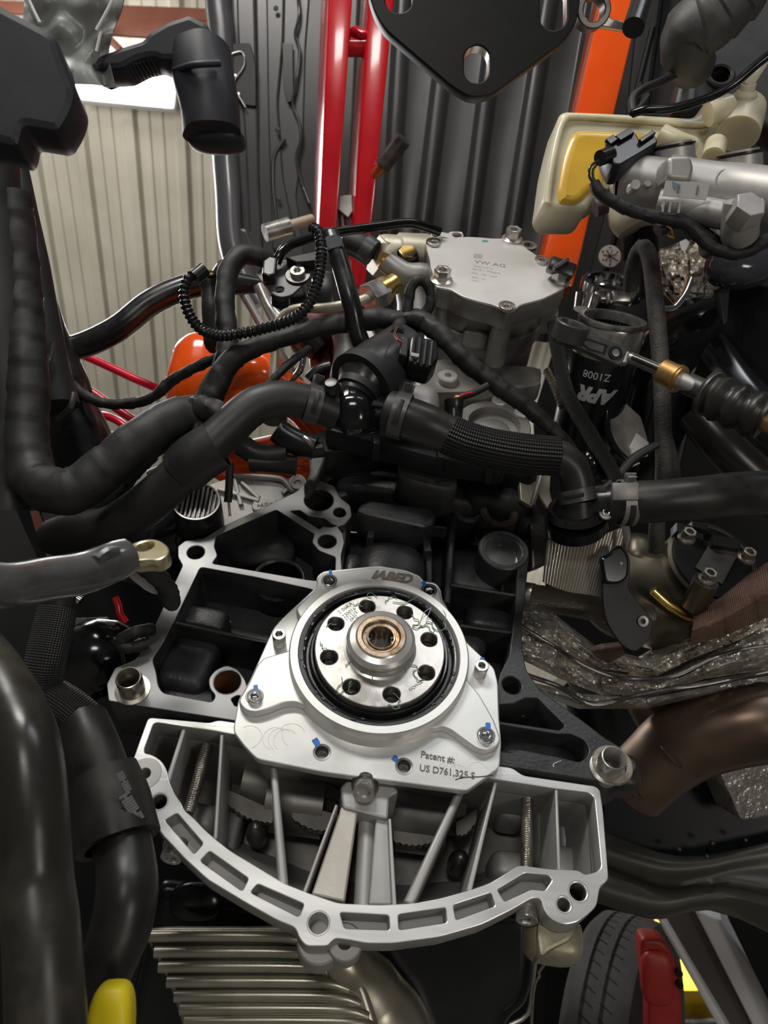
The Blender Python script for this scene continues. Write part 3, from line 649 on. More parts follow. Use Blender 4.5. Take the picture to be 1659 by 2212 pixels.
lathe('bolt_boss', [(.0037, -.002), (.0037, .0003), (.0098, .0003), (.0108, -.001), (.0108, -.03)], ALU_CAST, E.px(313, 1671, HP), E.n, pan, 30)
# ribs inside the cavity
web('rib', E, (398, 1572), (361, 1690), .0030, .0036, HP-.002, .060, ALU_CAST, pan, .0012)
web('rib', E, (479, 1586), (465, 1812), .0024, .0026, HP-.001, .070, ALU_CAST, pan, .001)
web('rib', E, (590, 1645), (612, 1915), .0044, .0060, HP-.003, .070, ALU_CAST, pan, .0020)
web('rib', E, (727, 1738), (657, 1928), .0016, .0022, HP-.001, .060, ALU_CAST, pan, .0006)
web('rib', E, (842, 1768), (852, 1955), .0018, .0026, HP-.001, .060, ALU_CAST, pan, .0006)
web('rib', E, (998, 1700), (882, 1952), .0048, .0060, HP-.003, .070, ALU_CAST, pan, .0020)
web('rib', E, (1071, 1690), (1013, 1925), .0022, .0032, HP-.001, .070, ALU_CAST, pan, .0009)
web('rib', E, (1202, 1703), (1208, 1880), .0020, .0024, HP-.001, .070, ALU_CAST, pan, .0009)
plate('centre_slab', E, [[(737, 1742), (774, 1746), (745, 1948), (672, 1932)]], HP-.006, .055, mat('tan_stained_aluminium', (.46, .43, .38), .5, .6, col2=(.58, .55, .50), vs=20, bump=.2, bs=500), pan, bev=.0012, rnd=.001)
plate('centre_slab', E, [[(812, 1766), (840, 1771), (848, 1955), (795, 1955)]], HP-.008, .055, ALU_CAST, pan, bev=.0012, rnd=.001)
plate('bolt_lug', E, [[(735, 1700), (755, 1680), (850, 1690), (862, 1712), (842, 1722), (838, 1770), (740, 1745)]], HP-.004, .05, ALU_CAST, pan, bev=.0015, rnd=.002)
tube('oil_passage', [E.px(795, 1758, HP-.022), E.px(785, 1960, HP-.022)], .0058, ALU_CAST, pan, n=24)
# curved shelf following the arc, light grey
for x, y, a, b, c in ((430, 1760, .012, .010, .018), (1110, 1865, .014, .010, .02), (1175, 1760, .0045, .030, .025), (1110, 1730, .010, .012, .018), (1245, 1780, .012, .022, .012), (1230, 1860, .012, .012, .02), (690, 1700, .02, .01, .01), (500, 1790, .006, .02, .01)):
    bump('inner_boss', E, x, y, HP-.075+c*.3, a, b, c, ALU_CAST, pan, .5)
for x, y in ((552, 1783), (997, 1848)): bump('dark_knob', E, x, y, HP-.065, .0070, .0070, .016, STEEL_D, pan, .9)
for x, y, r in ((590, 1700, .017), (640, 1740, .020), (900, 1765, .024), (940, 1735, .02)):
    a = E.px(x-60, y-10, HP-.068); b = E.px(x+60, y+6, HP-.068)
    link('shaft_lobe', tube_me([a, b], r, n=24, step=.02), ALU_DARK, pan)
def saw(x0, y0, x1, y1, top, n, t=4):
    pts = [(x0, y0-top), (x1, y1-top)]
    for i in range(n*2+1):
        k = 1-i/(n*2); x = x0+(x1-x0)*k; y = y0+(y1-y0)*k+math.sin(k*PI)*14
        pts.append((x, y+(t if i % 2 else 0)))
    return pts
for s in ((480, 1725, 590, 1775, 26, 9), (630, 1765, 730, 1788, 30, 7), (640, 1660, 735, 1728, 18, 8), (850, 1815, 960, 1805, 34, 8), (850, 1748, 960, 1735, 12, 7), (985, 1800, 1030, 1770, 24, 5)):
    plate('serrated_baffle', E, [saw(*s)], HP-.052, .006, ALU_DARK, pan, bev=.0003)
# through bolts with star heads under the flange
for a, b, hx, hy, lb in (((449, 1603), (411, 1742), 372, 1846, 'left'), ((1139, 1713), (1137, 1872), 1138, 1978, 'right')):
    A = E.px(*a, HP-.022); B = E.px(*b, HP-.022); d = (B-A).normalized()
    tube('threaded_stud', [A-d*.004, B+d*.004], .0036, STEEL_THR, pan, mode='thread', pitch=.0014, amp=.07, n=16)
    hd = E.px(hx, hy, HP-.016); d2 = (hd-B).normalized()
    lathe('bolt_washer', [(.003, -.002), (.0078, -.002), (.0078, .001), (.0070, .003), (.003, .003)], STEEL, hd-d2*.006, d2, pan, 28)
    h = link('star_bolt', join_me([flat([[Vector((math.cos(2*PI*i/28), math.sin(2*PI*i/28)))*.0064 for i in range(28)], starpts(.0040)], .009, .0006), lathe_me([(0, -.003), (.0045, -.003)], 16)]), STEEL, pan, axmat(hd+d2*.003, d2))
A = E.px(786, 1708, HP+.004); d = (-E.v*.8+E.n*.6).normalized()
lathe('bolt_washer', [(.003, -.002), (.0085, -.002), (.0085, 0), (.0078, .0016), (.003, .0016)], STEEL_D, A-d*.006, d, pan, 28)
link('star_bolt', join_me([flat([[Vector((math.cos(2*PI*i/28), math.sin(2*PI*i/28)))*.0066 for i in range(28)], starpts(.0042)], .009, .0006), lathe_me([(0, -.003), (.0046, -.003)], 16)]), STEEL, pan, axmat(A+d*.003, d))
# lugs hanging below the flange
lathe('lower_lug', [(.0042, -.016), (.0042, 0), (.0090, 0), (.0098, -.001), (.0098, -.016)], ALU_CAST, E.px(745, 2034, HP-.012), E.n, pan, 30)
lathe('lower_lug', [(0, 0), (.0115, 0), (.0125, -.001), (.0125, -.02)], ALU_CAST, E.px(690, 2030, HP-.0165), E.n, pan, 30)
bump('lower_lug', E, 1205, 2015, HP-.034, .017, .013, .014, mat('yellowed_cast', (.34, .31, .20), .45, .6, col2=(.48, .45, .34), vs=60, bump=.3, bs=400), pan, .6)
plate('lower_lug', E, [[(1165, 1960), (1200, 1990), (1250, 1995), (1235, 2030), (1185, 2055), (1168, 2070), (1160, 2020)]], HP-.018, .02, bpy.data.materials['yellowed_cast'], pan, bev=.002, rnd=.003)

# =====================================================================================
# THE SHOP: roof, walls, floor, ceiling light
# =====================================================================================
RD = IM((-0.19, 1.249, 1.0)).normalized()                     # the roof sheets run away from us along this line
RF = Frame(P(260, 500, 4.5), -(RIGHT.cross(RD)).normalized() if (RIGHT.cross(RD)).z > 0 else RIGHT.cross(RD), RIGHT)
RV = RF.v if RF.v.dot(RD) > 0 else -RF.v
def roof():
    prof = []; x = -4.2
    while x < 4.2:
        prof += [(x, 0), (x+.020, .030), (x+.065, .030), (x+.085, 0), (x+.125, 0), (x+.132, .008), (x+.150, .008), (x+.157, 0), (x+.20, 0), (x+.207, .008), (x+.225, .008), (x+.232, 0)]
        x += .285
    v = []; skew = RD.dot(RF.u)/RD.dot(RV)
    for a in (-6.5, 7.0):
        for s, h in prof: v.append(RF.o + RF.u*(s+skew*a) + RV*a + RF.n*h)
    n = len(prof); fcs = [(i, i+1, n+i+1, n+i) for i in range(n-1)]
    me = bpy.data.meshes.new('roof'); me.from_pydata(v, [], fcs); return me
struct(link('ceiling', roof(), CREAMWALL, ang=20))
floor_z = 0.0
struct(link('floor', grid_me(lambda a, b: Vector((-5+10*a, -4+13*b, floor_z)), 8, 8), mat('concrete_floor', (.20, .19, .18), .5, 0, col2=(.28, .27, .26), vs=1.5)))
SHOPW = mat('shop_wall_paint', (.30, .29, .27), .6, 0, col2=(.38, .37, .35), vs=1.5)
struct(link('wall_back', grid_me(lambda a, b: Vector((-5+10*a, 9, 4.2*b)), 4, 4), SHOPW))
struct(link('wall_left', grid_me(lambda a, b: Vector((-5, -4+13*a, 4.2*b)), 4, 4), SHOPW))
struct(link('wall_right', grid_me(lambda a, b: Vector((5, -4+13*a, 4.2*b)), 4, 4), SHOPW))
def bar(name, a, b, w, h, m, parent=None, z=None, b_=.004):
    d = b-a; return box(name, (a+b)/2, w, h, d.length, m, parent, z=d, x=z if z is not None else -FWD, b=b_)
for i, (x0, y0, x1, y1, hh) in enumerate(((-60, 14, 620, 40, .055), (150, 50, 640, 82, .085))):
    o = bar('roof_purlin', P(x0, y0, 3.35-.1*i), P(x1, y1, 3.35-.1*i), .02, hh, PURLIN); o.name = 'roof_purlin'; struct(o)
o = bar('roof_brace', P(215, 65, 3.2), P(262, 110, 3.2), .03, .03, PURLIN); struct(o)
lampT = thing('ceiling_light', 'bright white LED strip light under the cream corrugated roof, at upper left', 'ceiling light', P(270, 190, 3.9))
LFa, LFb = P(165, 172, 3.9), P(368, 192, 3.9)
d = LFb-LFa
box('diffuser', (LFa+LFb)/2, .13, .10, d.length, LED, lampT, z=d, x=UP, b=.012)
box('housing', (LFa+LFb)/2 + UP*.0 + FWD*.07, .16, .05, d.length+.03, WHITEP, lampT, z=d, x=UP, b=.006)
box('end_band', LFb-d*.12, .134, .104, .01, STEEL_D, lampT, z=d, x=UP, b=.001)

# =====================================================================================
# THE CAR ROUND THE ENGINE: raised bonnet, dark body panels
# =====================================================================================
bon = thing('bonnet', 'dark grey ribbed underside of the raised bonnet, behind the red support bars', 'car bonnet', P(850, 250, 1.15))
HF = fcam(850, 250, 1.15, (-.05, .12, -1))
def hood():
    cols = []
    def seg(x0, x1, w, h):
        for dx, hh in ((-w, 0), (-w*.75, h*.12), (-w*.45, h*.8), (-w*.2, h), (w*.2, h), (w*.45, h*.8), (w*.75, h*.12), (w, 0)): cols.append((x0+dx, x1+dx*.85, hh))
    cols.append((640, 600, -.004))
    for a, b, w, h in ((800, 770, 30, .010), (872, 838, 22, .010), (975, 905, 24, .011), (1078, 1005, 24, .011), (1185, 1095, 24, .011), (1290, 1190, 24, .011), (1390, 1280, 24, .011)): seg(a, b, w, h)
    cols.append((1480, 1360, 0)); rows = [-160+i*60 for i in range(16)]
    v = []
    for y in rows:
        for x0, x1, h in cols:
            x = x0+(x1-x0)*y/560; p = HF.px(x, y); v.append(p + HF.n*(h + .002*noise.noise(Vector((x*.01, y*.006, 1)))))
    n = len(cols); fcs = [(j*n+i, j*n+i+1, (j+1)*n+i+1, (j+1)*n+i) for j in range(len(rows)-1) for i in range(n-1)]
    me = bpy.data.meshes.new('h'); me.from_pydata(v, [], fcs)
    bm = bmesh.new(); bm.from_mesh(me); bmesh.ops.solidify(bm, geom=list(bm.faces), thickness=.004); bmesh.ops.recalc_face_normals(bm, faces=bm.faces); bm.to_mesh(me); bm.free()
    return me
link('ribbed_panel', hood(), GREYLINE, bon, ang=60)
plate('side_frame', HF, [[(452, -160), (680, -160), (660, 100), (655, 300), (640, 420), (668, 640), (560, 640), (486, 545), (478, 480), (476, 330), (462, 100)]], .004, .012, GREYFRAME, bon, bev=.002, rnd=.004)
plate('raised_strip', HF, [[(505, -160), (548, -160), (556, 200), (560, 420), (568, 560), (540, 560), (528, 300), (512, 80)]], .014, .012, GREYFRAME, bon, bev=.004, rnd=.01)
plate('raised_strip', HF, [[(572, -160), (618, -160), (612, 90), (600, 220), (612, 380), (640, 520), (588, 545), (578, 250)]], .010, .010, GREYFRAME, bon, bev=.003, rnd=.01)
tube('rolled_edge', [HF.px(x, y, .016) for x, y in ((466, -160), (470, 0), (478, 90), (484, 300), (492, 420), (496, 500), (506, 550), (530, 610), (560, 660))], .0195, GREYMET, bon, n=24, squash=.7)
plate('hinge_corner', HF, [[(470, 500), (530, 490), (560, 560), (640, 560), (660, 640), (520, 650), (490, 560)]], .02, .02, GREYFRAME, bon, bev=.004, rnd=.01)
tube('sealant_bead', [HF.px(x, y, .012) for x, y in ((640, -40), (646, 30), (638, 75), (647, 110), (640, 180), (632, 225), (645, 260), (650, 300), (640, 340), (650, 390), (668, 440))], .0025, GREYFRAME, bon, n=8, jit=.2)
plate('dark_slot', HF, [[(610, 92), (632, 95), (634, 215), (622, 222), (612, 190)]], .013, .004, PLAST, bon, bev=.0005)
lt = plate('latch_pocket', HF, [[(482, 95), (540, 92), (552, 140), (553, 230), (520, 225), (500, 170)]], .019, .006, PLAST_M, bon, bev=.001, rnd=.004)
for x, y in ((498, 130), (515, 205), (508, 165)): lathe('rivet', [(0, .003), (.003, .002), (.004, 0), (0, -.002)], STEEL, HF.px(x, y, .020), HF.n, lt, 14)
tube('latch_wire', [HF.px(x, y, .022) for x, y in ((496, 118), (522, 112), (528, 140), (508, 172), (506, 190), (530, 232))], .0012, STEEL, lt, n=8)
for x, y in ((596, 18), (600, 280), (602, 430)): lathe('panel_hole', [(0, .0005), (.003, .0005), (.004, 0)], PLAST_M, HF.px(x, y, .0185), HF.n, bon, 16)
tube('pressed_bead', [HF.px(x, y, .011) for x, y in ((598, 480), (590, 400), (592, 340), (606, 312), (616, 300))], .003, GREYFRAME, bon, n=10)

body = thing('engine_bay_body', 'black painted body panels round the engine bay, on the right and lower left', 'car body', P(1400, 900, 1.0))
BF = fcam(1450, 900, 1.02, (-.30, .05, -1))
plate('bulkhead', BF, [[(1375, -200), (1900, -200), (1900, 1560), (1800, 1700), (1500, 1800), (1360, 1700), (1180, 1300), (1150, 900), (1230, 640), (1290, 300)]], 0, .02, BLACKBAY, body, bev=.002, rnd=.02)
plate('seal_ridge', BF, [[(1400, -200), (1460, -200), (1400, 250), (1330, 520), (1262, 760), (1235, 740), (1300, 480), (1352, 250)]], .03, .03, BLACKBAY, body, bev=.006, rnd=.01)
for a, b, c, d in ((1385, 180, 1320, 430), (1410, 60, 1375, 200)):
    tube('panel_bead', [BF.px(a, b, .03), BF.px(c, d, .03)], .004, BLACKBAY, body, n=10)
BF2 = fcam(300, 1900, .80, (.35, -.2, -1))
plate('inner_wing', BF2, [[(-500, 980), (-100, 950), (60, 1050), (260, 1060), (600, 1150), (700, 1400), (1000, 1700), (1180, 2050), (1180, 2500), (-500, 2600)]], 0, .02, BLACKBAY, body, bev=.002, rnd=.02)
bd = lathe('badge', [(0, 0), (.0135, 0), (.0140, -.0006), (.0140, -.003)], BADGE, P(1318, 553, .93), -FWD, None, 40)
tag(bd, 'small round pale disc with a black asterisk, on the black panel beside the orange bar', 'badge')
for k in range(7):
    a = 2*PI*k/7+.3; c = P(1318, 553, .929)
    s = box('asterisk_bar', c + RIGHT*math.cos(a)*.0045 + UP*math.sin(a)*.0045, .0026, .0006, .0085, PLAST, None, z=RIGHT*math.cos(a)+UP*math.sin(a), x=-FWD, b=.0002)
    s.parent = bd; s.matrix_parent_inverse = bd.matrix_basis.inverted()
for k in range(6):
    a = 2*PI*k/6+.5; c = P(1318, 553, .929) + RIGHT*math.cos(a)*.0105 + UP*math.sin(a)*.0105
    s = lathe('dot', [(0, .0004), (.0011, .0004), (.0011, 0)], PLAST, c, -FWD, None, 10); s.parent = bd; s.matrix_parent_inverse = bd.matrix_basis.inverted()

# red hoist bars, orange bar, top plate
hoist = thing('red_support_bar', 'glossy red twin-rail support bar hanging in front of the grey bonnet', 'support bar', P(745, 250, .9))
def rail(x0, x1, y0, y1, x2, x3, dep0, dep1, m, parent, name='rail', dz=.045, sx=0.0):
    """box rail: photo x0..x1 at y0, x2..x3 at y1; its broad face looks down the lens, its left side lit"""
    A, B, D_, C_ = P(x0, y0, dep0), P(x1, y0, dep0), P(x2, y1, dep1), P(x3, y1, dep1)
    back = FWD*dz - RIGHT*sx
    v = [A, B, C_, D_]; v2 = [p+back for p in v]
    me = bpy.data.meshes.new('r'); me.from_pydata(v+v2, [], [(3, 2, 1, 0), (4, 5, 6, 7), (0, 1, 5, 4), (1, 2, 6, 5), (2, 3, 7, 6), (3, 0, 4, 7)])
    bm = bmesh.new(); bm.from_mesh(me); bmesh.ops.recalc_face_normals(bm, faces=bm.faces)
    bmesh.ops.bevel(bm, geom=list(bm.edges), offset=.0026, segments=3, affect='EDGES', profile=.5); bm.to_mesh(me); bm.free()
    return link(name, me, m, parent, ang=24)
rail(714, 770, -120, 497, 690, 727, .86, .93, RED, hoist, sx=.014)
rail(806, 864, -120, 620, 756, 790, .86, .95, RED, hoist, sx=.014)
tube('cross_peg', [P(745, 98, .90), P(830, 98, .90)], .0125, RED, hoist, n=24)
tube('weld_bead', [P(757, 72, .89), P(768, 64, .885), P(780, 72, .885), P(797, 74, .89)], .0055, RED, hoist, n=12, jit=.3)
tube('threaded_rod', [P(735, 440, .95), P(742, 500, .95), P(745, 560, .95)], .0048, STEEL_D, hoist, mode='thread', pitch=.003, amp=.08)
plate('collar_plate', fcam(740, 440, .94, (0, 0, -1)), [[(728, 422), (760, 420), (762, 455), (752, 470), (728, 450)]], 0, .01, GREYCAST, hoist, bev=.001)
for nm, pts, lb in (('tee_handle', ((572, 503, .86), (625, 488, .87)), 'left'), ('tee_handle', ((826, 358, .90), (872, 300, .88)), 'right')):
    h = thing(nm, 'round steel handle end sticking out %s' % ('left below the red bars, beside the grey bonnet edge' if lb == 'left' else 'right from behind the red bars, before the bonnet ribs'), 'handle', P(*pts[0]))
    a, b = P(*pts[0]), P(*pts[1]); dd = (b-a).normalized()
    link('grip', tube_me([a, b], .0100, n=24, step=.01), STEEL if lb == 'left' else STEEL_D, h)
    if lb == 'left': link('stem', tube_me([b-dd*.002, P(672, 474, .90)], .0062, n=16), CREAM_CAST, h)
    else: link('stem', tube_me([a+dd*.002, P(812, 376, .92)], .0062, n=16), COPPER, h)
ob = thing('orange_bar', 'glossy orange square bar running down behind the cream reservoir, beside the ribbed bonnet', 'bar', P(1300, 250, .8))
rail(1325, 1414, -120, 620, 1160, 1238, .80, .80, ORANGE, ob, dz=.06)
tp = thing('slotted_plate', 'thick black coated steel plate with three slots, hanging at top centre', 'steel plate', P(1020, 60, .46))
TF = fcam(1020, 60, .46, (.05, .10, -1))
so = []
def slot(x, y, w, h, n=10):
    pts = []
    for i in range(n+1): a = PI*i/n; pts.append((x+w/2*math.cos(a), y-h/2+w/2-w/2*math.sin(a)))
    for i in range(n+1): a = PI+PI*i/n; pts.append((x+w/2*math.cos(a), y+h/2-w/2-w/2*math.sin(a)))
    return pts
plate('plate', TF, [[(793, -120), (795, -20), (808, 25), (830, 62), (980, 190), (1020, 212), (1062, 204), (1222, 85), (1248, 45), (1256, -20), (1250, -120)], slot(1030, 138, 56, 82), slot(1196, 10, 60, 110), slot(862, -22, 60, 100)], 0, .010, BLKSTEEL, tp, bev=.0008, rnd=.006)
def slotwall(x, y, w, h):
    pts = [TF.uv(*q, 0) for q in slot(x, y, w-1, h-1)]; v = []
    for z in (-.001, -.0095):
        for p in pts: v.append(TF.at(p[0], p[1], z))
    n = len(pts); me = bpy.data.meshes.new('w'); me.from_pydata(v, [], [(i, (i+1) % n, n+(i+1) % n, n+i) for i in range(n)])
    link('slot_edge', me, STEEL, tp)
for q in ((1030, 138, 56, 82), (1196, 10, 60, 110), (862, -22, 60, 100)): slotwall(*q)
rb = thing('ring_bracket', 'steel bracket with an open ring and a small post, across the orange bar at top', 'bracket', P(1320, 40, .52))
RBf = fcam(1320, 30, .52, (.05, .35, -1))
lathe('ring', [(.0078, -.012), (.0118, -.012), (.0122, 0), (.0112, .0008), (.0084, .0008), (.0078, 0)], STEEL_D, RBf.px(1283, 20), RBf.n, rb, 36, closed=True)
plate('arm', RBf, [[(1258, 35), (1272, 52), (1300, 58), (1350, 66), (1376, 74), (1378, 60), (1345, 45), (1320, 38), (1312, 20), (1300, 40), (1283, 48)]], -.004, .006, STEEL, rb, bev=.001, rnd=.001)
tube('post', [P(1368, 60, .51), P(1384, 10, .52), P(1395, -40, .53)], .0075, PLAST, rb, n=20)

# foreground dark pieces at top left
tl = thing('blurred_gear_housing', 'dark out-of-focus plastic housing close to the lens, at the top left corner', 'housing', P(60, 180, .34))
TLf = fcam(60, 180, .34, (.2, .1, -1))
plate('housing_body', TLf, [[(-200, -30), (-60, -30), (20, 18), (60, 38), (118, 70), (140, 140), (166, 200), (152, 245), (130, 280), (118, 284), (50, 272), (46, 300), (38, 320), (-20, 305), (-200, 320)]], 0, .035, mat('navy_black_plastic', (.018, .018, .026), .5, 0, col2=(.03, .03, .04), vs=40), tl, bev=.004, rnd=.004)
for i in range(9):
    bump('dimple', TLf, 8+(i % 3)*26, 95+(i//3)*36, -.002, .0012, .0010, .002, bpy.data.materials['navy_black_plastic'], tl, .9)
bg = thing('plastic_film', 'crumpled grey see-through plastic film beside the dark housing at top left', 'plastic film', P(150, 50, .37))
FILM = mat('grey_film', (.17, .18, .17), .35, 0, col2=(.24, .25, .235), vs=12, bump=.4, bs=30, dist=.004)
FILM.node_tree.nodes['Principled BSDF'].inputs['Alpha'].default_value = .92
link('film_sheet', grid_me(lambda a, b: P(60+(262-60)*a+b*(-20)+12*math.sin(b*7)*(a), -80+250*b+18*a, .375+.006*noise.noise(Vector((a*5, b*5, 2)))), 24, 24, .0006), FILM, bg, ang=60)
tube('film_edge', [P(62, 0, .368), P(74, 26, .368), P(86, 50, .368)], .0009, WHITEP, bg, n=8)
tube('film_edge', [P(244, 0, .368), P(226, 34, .368), P(208, 66, .368)], .0009, WHITEP, bg, n=8)
tube('film_edge', [P(218, 70, .368), P(208, 112, .368)], .0008, WHITEP, bg, n=8)
cn = thing('rubber_boot', 'dark blurred rubber boot with a toothed arm, in front of the ceiling light', 'rubber boot', P(440, 170, .38))
NAVY = bpy.data.materials['navy_black_plastic']
CFf = fcam(420, 120, .38, (0, .1, -1))
link('boot_barrel', tube_me([P(434, 118, .385), P(441, 160, .382), P(452, 220, .38), (P(458, 292, .38))], .0152, n=32, step=.004, jit=.10, seed=3), NAVY, cn)
tube('barrel_band', [P(378, 152, .375), P(420, 140, .362), P(475, 137, .366)], .0016, NAVY, cn, n=10)
plate('boot_head', CFf, [[(318, 68), (360, 44), (408, 28), (446, 48), (466, 92), (480, 145), (384, 152), (372, 128), (350, 130), (330, 122), (300, 128), (262, 148), (190, 152), (210, 118), (262, 98), (308, 84)]], .006, .022, NAVY, cn, bev=.003, rnd=.002)
for i in range(9):
    bump('tooth', CFf, 262+i*8, 147-i*2.4, -.004, .0009, .0012, .008, NAVY, cn, .8)
bump('barrel_cap', CFf, 458, 285, -.006, .0150, .0045, .012, NAVY, cn, .7)

# =====================================================================================
# BELOW THE ENGINE
# =====================================================================================
sump = thing('black_sump', 'glossy black steel sump pan under the aluminium oil pan', 'sump', P(900, 2100, .50))
SF = fcam(900, 2100, .52, (0, -.25, -1))
plate('sump_side', SF, [[(330, 1900), (700, 1960), (1162, 1960), (1160, 2120), (1140, 2185), (1100, 2212), (1085, 2320), (240, 2320), (300, 2060)]], 0, .05, BLKPAN, sump, bev=.012, rnd=.012, res=4)
bump('sump_dent', SF, 420, 1955, -.004, .020, .014, .010, BLKPAN, sump, .8)
bump('sump_dent', SF, 620, 1985, -.004, .018, .010, .008, BLKPAN, sump, .8)
tube('sump_lip', [SF.px(x, y, .004) for x, y in ((1100, 2215), (1140, 2190), (1150, 2130), (1158, 2060), (1166, 1990))], .0016, FINM, sump, n=8)
fins = thing('finned_oil_cooler', 'bronze-grey metal panel with horizontal cooling fins, at the bottom below the black sump', 'cooling panel', P(560, 2150, .47))
FF = fcam(560, 2150, .475, (0, -.35, -1))
plate('panel_body', FF, [[(305, 2012), (360, 2006), (640, 2006), (702, 2016), (740, 2060), (790, 2130), (850, 2320), (420, 2320), (395, 2230), (360, 2120)]], 0, .012, FINM, fins, bev=.004, rnd=.004, res=3)
prof = [(2022, 312, 688), (2056, 335, 715), (2088, 344, 742), (2120, 362, 770), (2151, 378, 794), (2179, 390, 812), (2205, 400, 828), (2232, 410, 840)]
for y, x0, x1 in prof:
    a, b, c_ = FF.px(x0, y, .002), FF.px((x0+x1)/2, y-1, .003), FF.px(x1-70, y+2, .002)
    tube('fin', [a, b, c_, FF.px(x1-20, y+16, -.002)], .0038, FINM, fins, n=14)
    tube('groove', [FF.px(x0+20, y+16, .0006), FF.px((x0+x1)/2, y+15, .0012), FF.px(x1-75, y+17, .0008)], .0028, mat('dark_groove', (.03, .028, .022), .5, .5) if 'dark_groove' not in bpy.data.materials else bpy.data.materials['dark_groove'], fins, n=10)  # dark tubes stand in for the shadow between the fins
tube('curved_end', [(690, 2034, .487, .010), (745, 2085, .492, .018), (790, 2150, .50, .026), (830, 2230, .50, .032), (860, 2330, .50, .036)], .02, FINM, fins, n=30)
yc = thing('yellow_bung', 'bright yellow plastic bung on the dark hose end, bottom left', 'bung', P(238, 2180, .32))
YF = fcam(238, 2180, .36, (.1, -.3, -1))
def capf(t, s):
    s_ = s-PI/2; return Vector((.0098*sell(math.cos(s_), .5)*sell(math.cos(t), .55), .0170*sell(math.cos(s_), .5)*sell(math.sin(t), .7), .009*sell(math.sin(s_), .6)))
me = blob_me(capf, 32, 20)
for v in me.vertices: v.co.x *= 1-.10*v.co.y/.017
link('bung_body', me, YELLOW, yc, YF.mat(0, P(240, 2215, .32)))
gw = thing('gasket_wire', 'thin crimped shiny gasket strip hanging beside the black sump', 'gasket strip', P(1200, 2040, .45))
tube('strip', [(1252, 1998, .43), (1236, 2004, .43), (1228, 2010, .43), (1228, 2032, .43), (1218, 2040, .43), (1212, 2048, .43), (1196, 2054, .44), (1190, 2064, .44), (1178, 2080, .44), (1164, 2100, .44), (1166, 2108, .44), (1158, 2120, .44), (1152, 2150, .45), (1148, 2212, .46)], .0009, STEEL_THR, gw, n=6, step=.004)

# wheel seen from inside, brake
plate('wheel_liner', fcam(1230, 2100, 1.28, (0, -.1, -1)), [[(1100, 1880), (1340, 1890), (1350, 1990), (1330, 2400), (1100, 2400)]], 0, .01, BLACKBAY, body, bev=.002, rnd=.01)  # added black sheet, keeps the gap between sump and tyre dark
plate('rear_panel', fcam(1700, 2150, .93, (-.2, -.1, -1)), [[(1562, 1960), (1900, 1940), (1900, 2450), (1800, 2450)]], 0, .01, BLACKBAY, body, bev=.002, rnd=.005)
wheel = thing('wheel', 'dark car wheel and tyre seen from inside, at the bottom right', 'wheel', P(1350, 2110, .95))
ax = IM((-.84, .05, .54)).normalized(); wc = P(1350, 2262, 1.00)
tyre_prof = [(.155, -.085), (.185, -.10), (.222, -.098), (.240, -.080), (.2445, -.05), (.2445, -.02), (.240, -.018), (.240, -.012), (.2445, -.010), (.2445, .03), (.240, .032), (.240, .038), (.2445, .04), (.242, .07), (.225, .092), (.185, .095), (.155, .08)]
WR = .66
def wl(name, prof, m, n=72): return lathe(name, [(r*WR, z*WR*(.75 if z > -.09 else .75)) for r, z in prof], m, wc, ax, wheel, n)
wl('tyre', tyre_prof, TYRE)
wl('rim', [(.155, -.085), (.150, -.07), (.135, -.06), (.130, .0), (.120, .03), (.05, .04), (0, .04)], BLKSTEEL)
wl('brake_disc', [(.03, -.055), (.118, -.055), (.120, -.058), (.120, -.075), (.118, -.078), (.060, -.078), (.055, -.10), (.0, -.10)], mat('disc_steel', (.10, .085, .08), .35, .8, col2=(.22, .15, .13), vs=9), 60)
um = axmat(wc, ax)
for k in range(60):
    a = 2*PI*k/60
    for zz in (-.012, .012):
        c = wc + (um.col[0].xyz*math.cos(a)+um.col[1].xyz*math.sin(a))*.2447*WR + ax*zz
        if k == 0 and zz < 0: sp0 = box('tread_sipe', c, .0012, .0008, .018, PLAST, wheel, z=ax+(um.col[1].xyz*math.cos(a)-um.col[0].xyz*math.sin(a))*.5, x=um.col[1].xyz*math.cos(a)-um.col[0].xyz*math.sin(a), b=0)
        else: inst(sp0, wheel, axmat(c, ax+(um.col[1].xyz*math.cos(a)-um.col[0].xyz*math.sin(a))*.5, um.col[1].xyz*math.cos(a)-um.col[0].xyz*math.sin(a)))
for k in range(6):
    a = 2*PI*k/6; u_, v_ = axmat(wc, ax).col[0].xyz, axmat(wc, ax).col[1].xyz
    c = wc + (u_*math.cos(a)+v_*math.sin(a))*.040*WR - ax*.101*WR
    lathe('hub_hole', [(0, .0004), (.0055, .0004), (.0065, 0)], PLAST, c, -ax, wheel, 16)
cal = thing('brake_caliper', 'dark red brake caliper hugging the wheel at the bottom right', 'brake caliper', P(1430, 2100, .9))
KF = fcam(1430, 2090, .84, (-.1, -.1, -1))
plate('caliper_body', KF, [[(1385, 2026), (1432, 2030), (1452, 2055), (1466, 2095), (1474, 2160), (1480, 2300), (1402, 2300), (1400, 2150), (1392, 2125), (1384, 2060)]], 0, .03, CALIPER, cal, bev=.005, rnd=.008, res=3)
bump('caliper_lobe', KF, 1425, 2120, -.002, .018, .030, .012, CALIPER, cal, .6)
for x, y in ((1466, 2100), (1467, 2125)): lathe('pad_pin', [(0, .004), (.004, .004), (.004, -.004)], BLKSTEEL, KF.px(x, y, .002), KF.n, cal, 16)
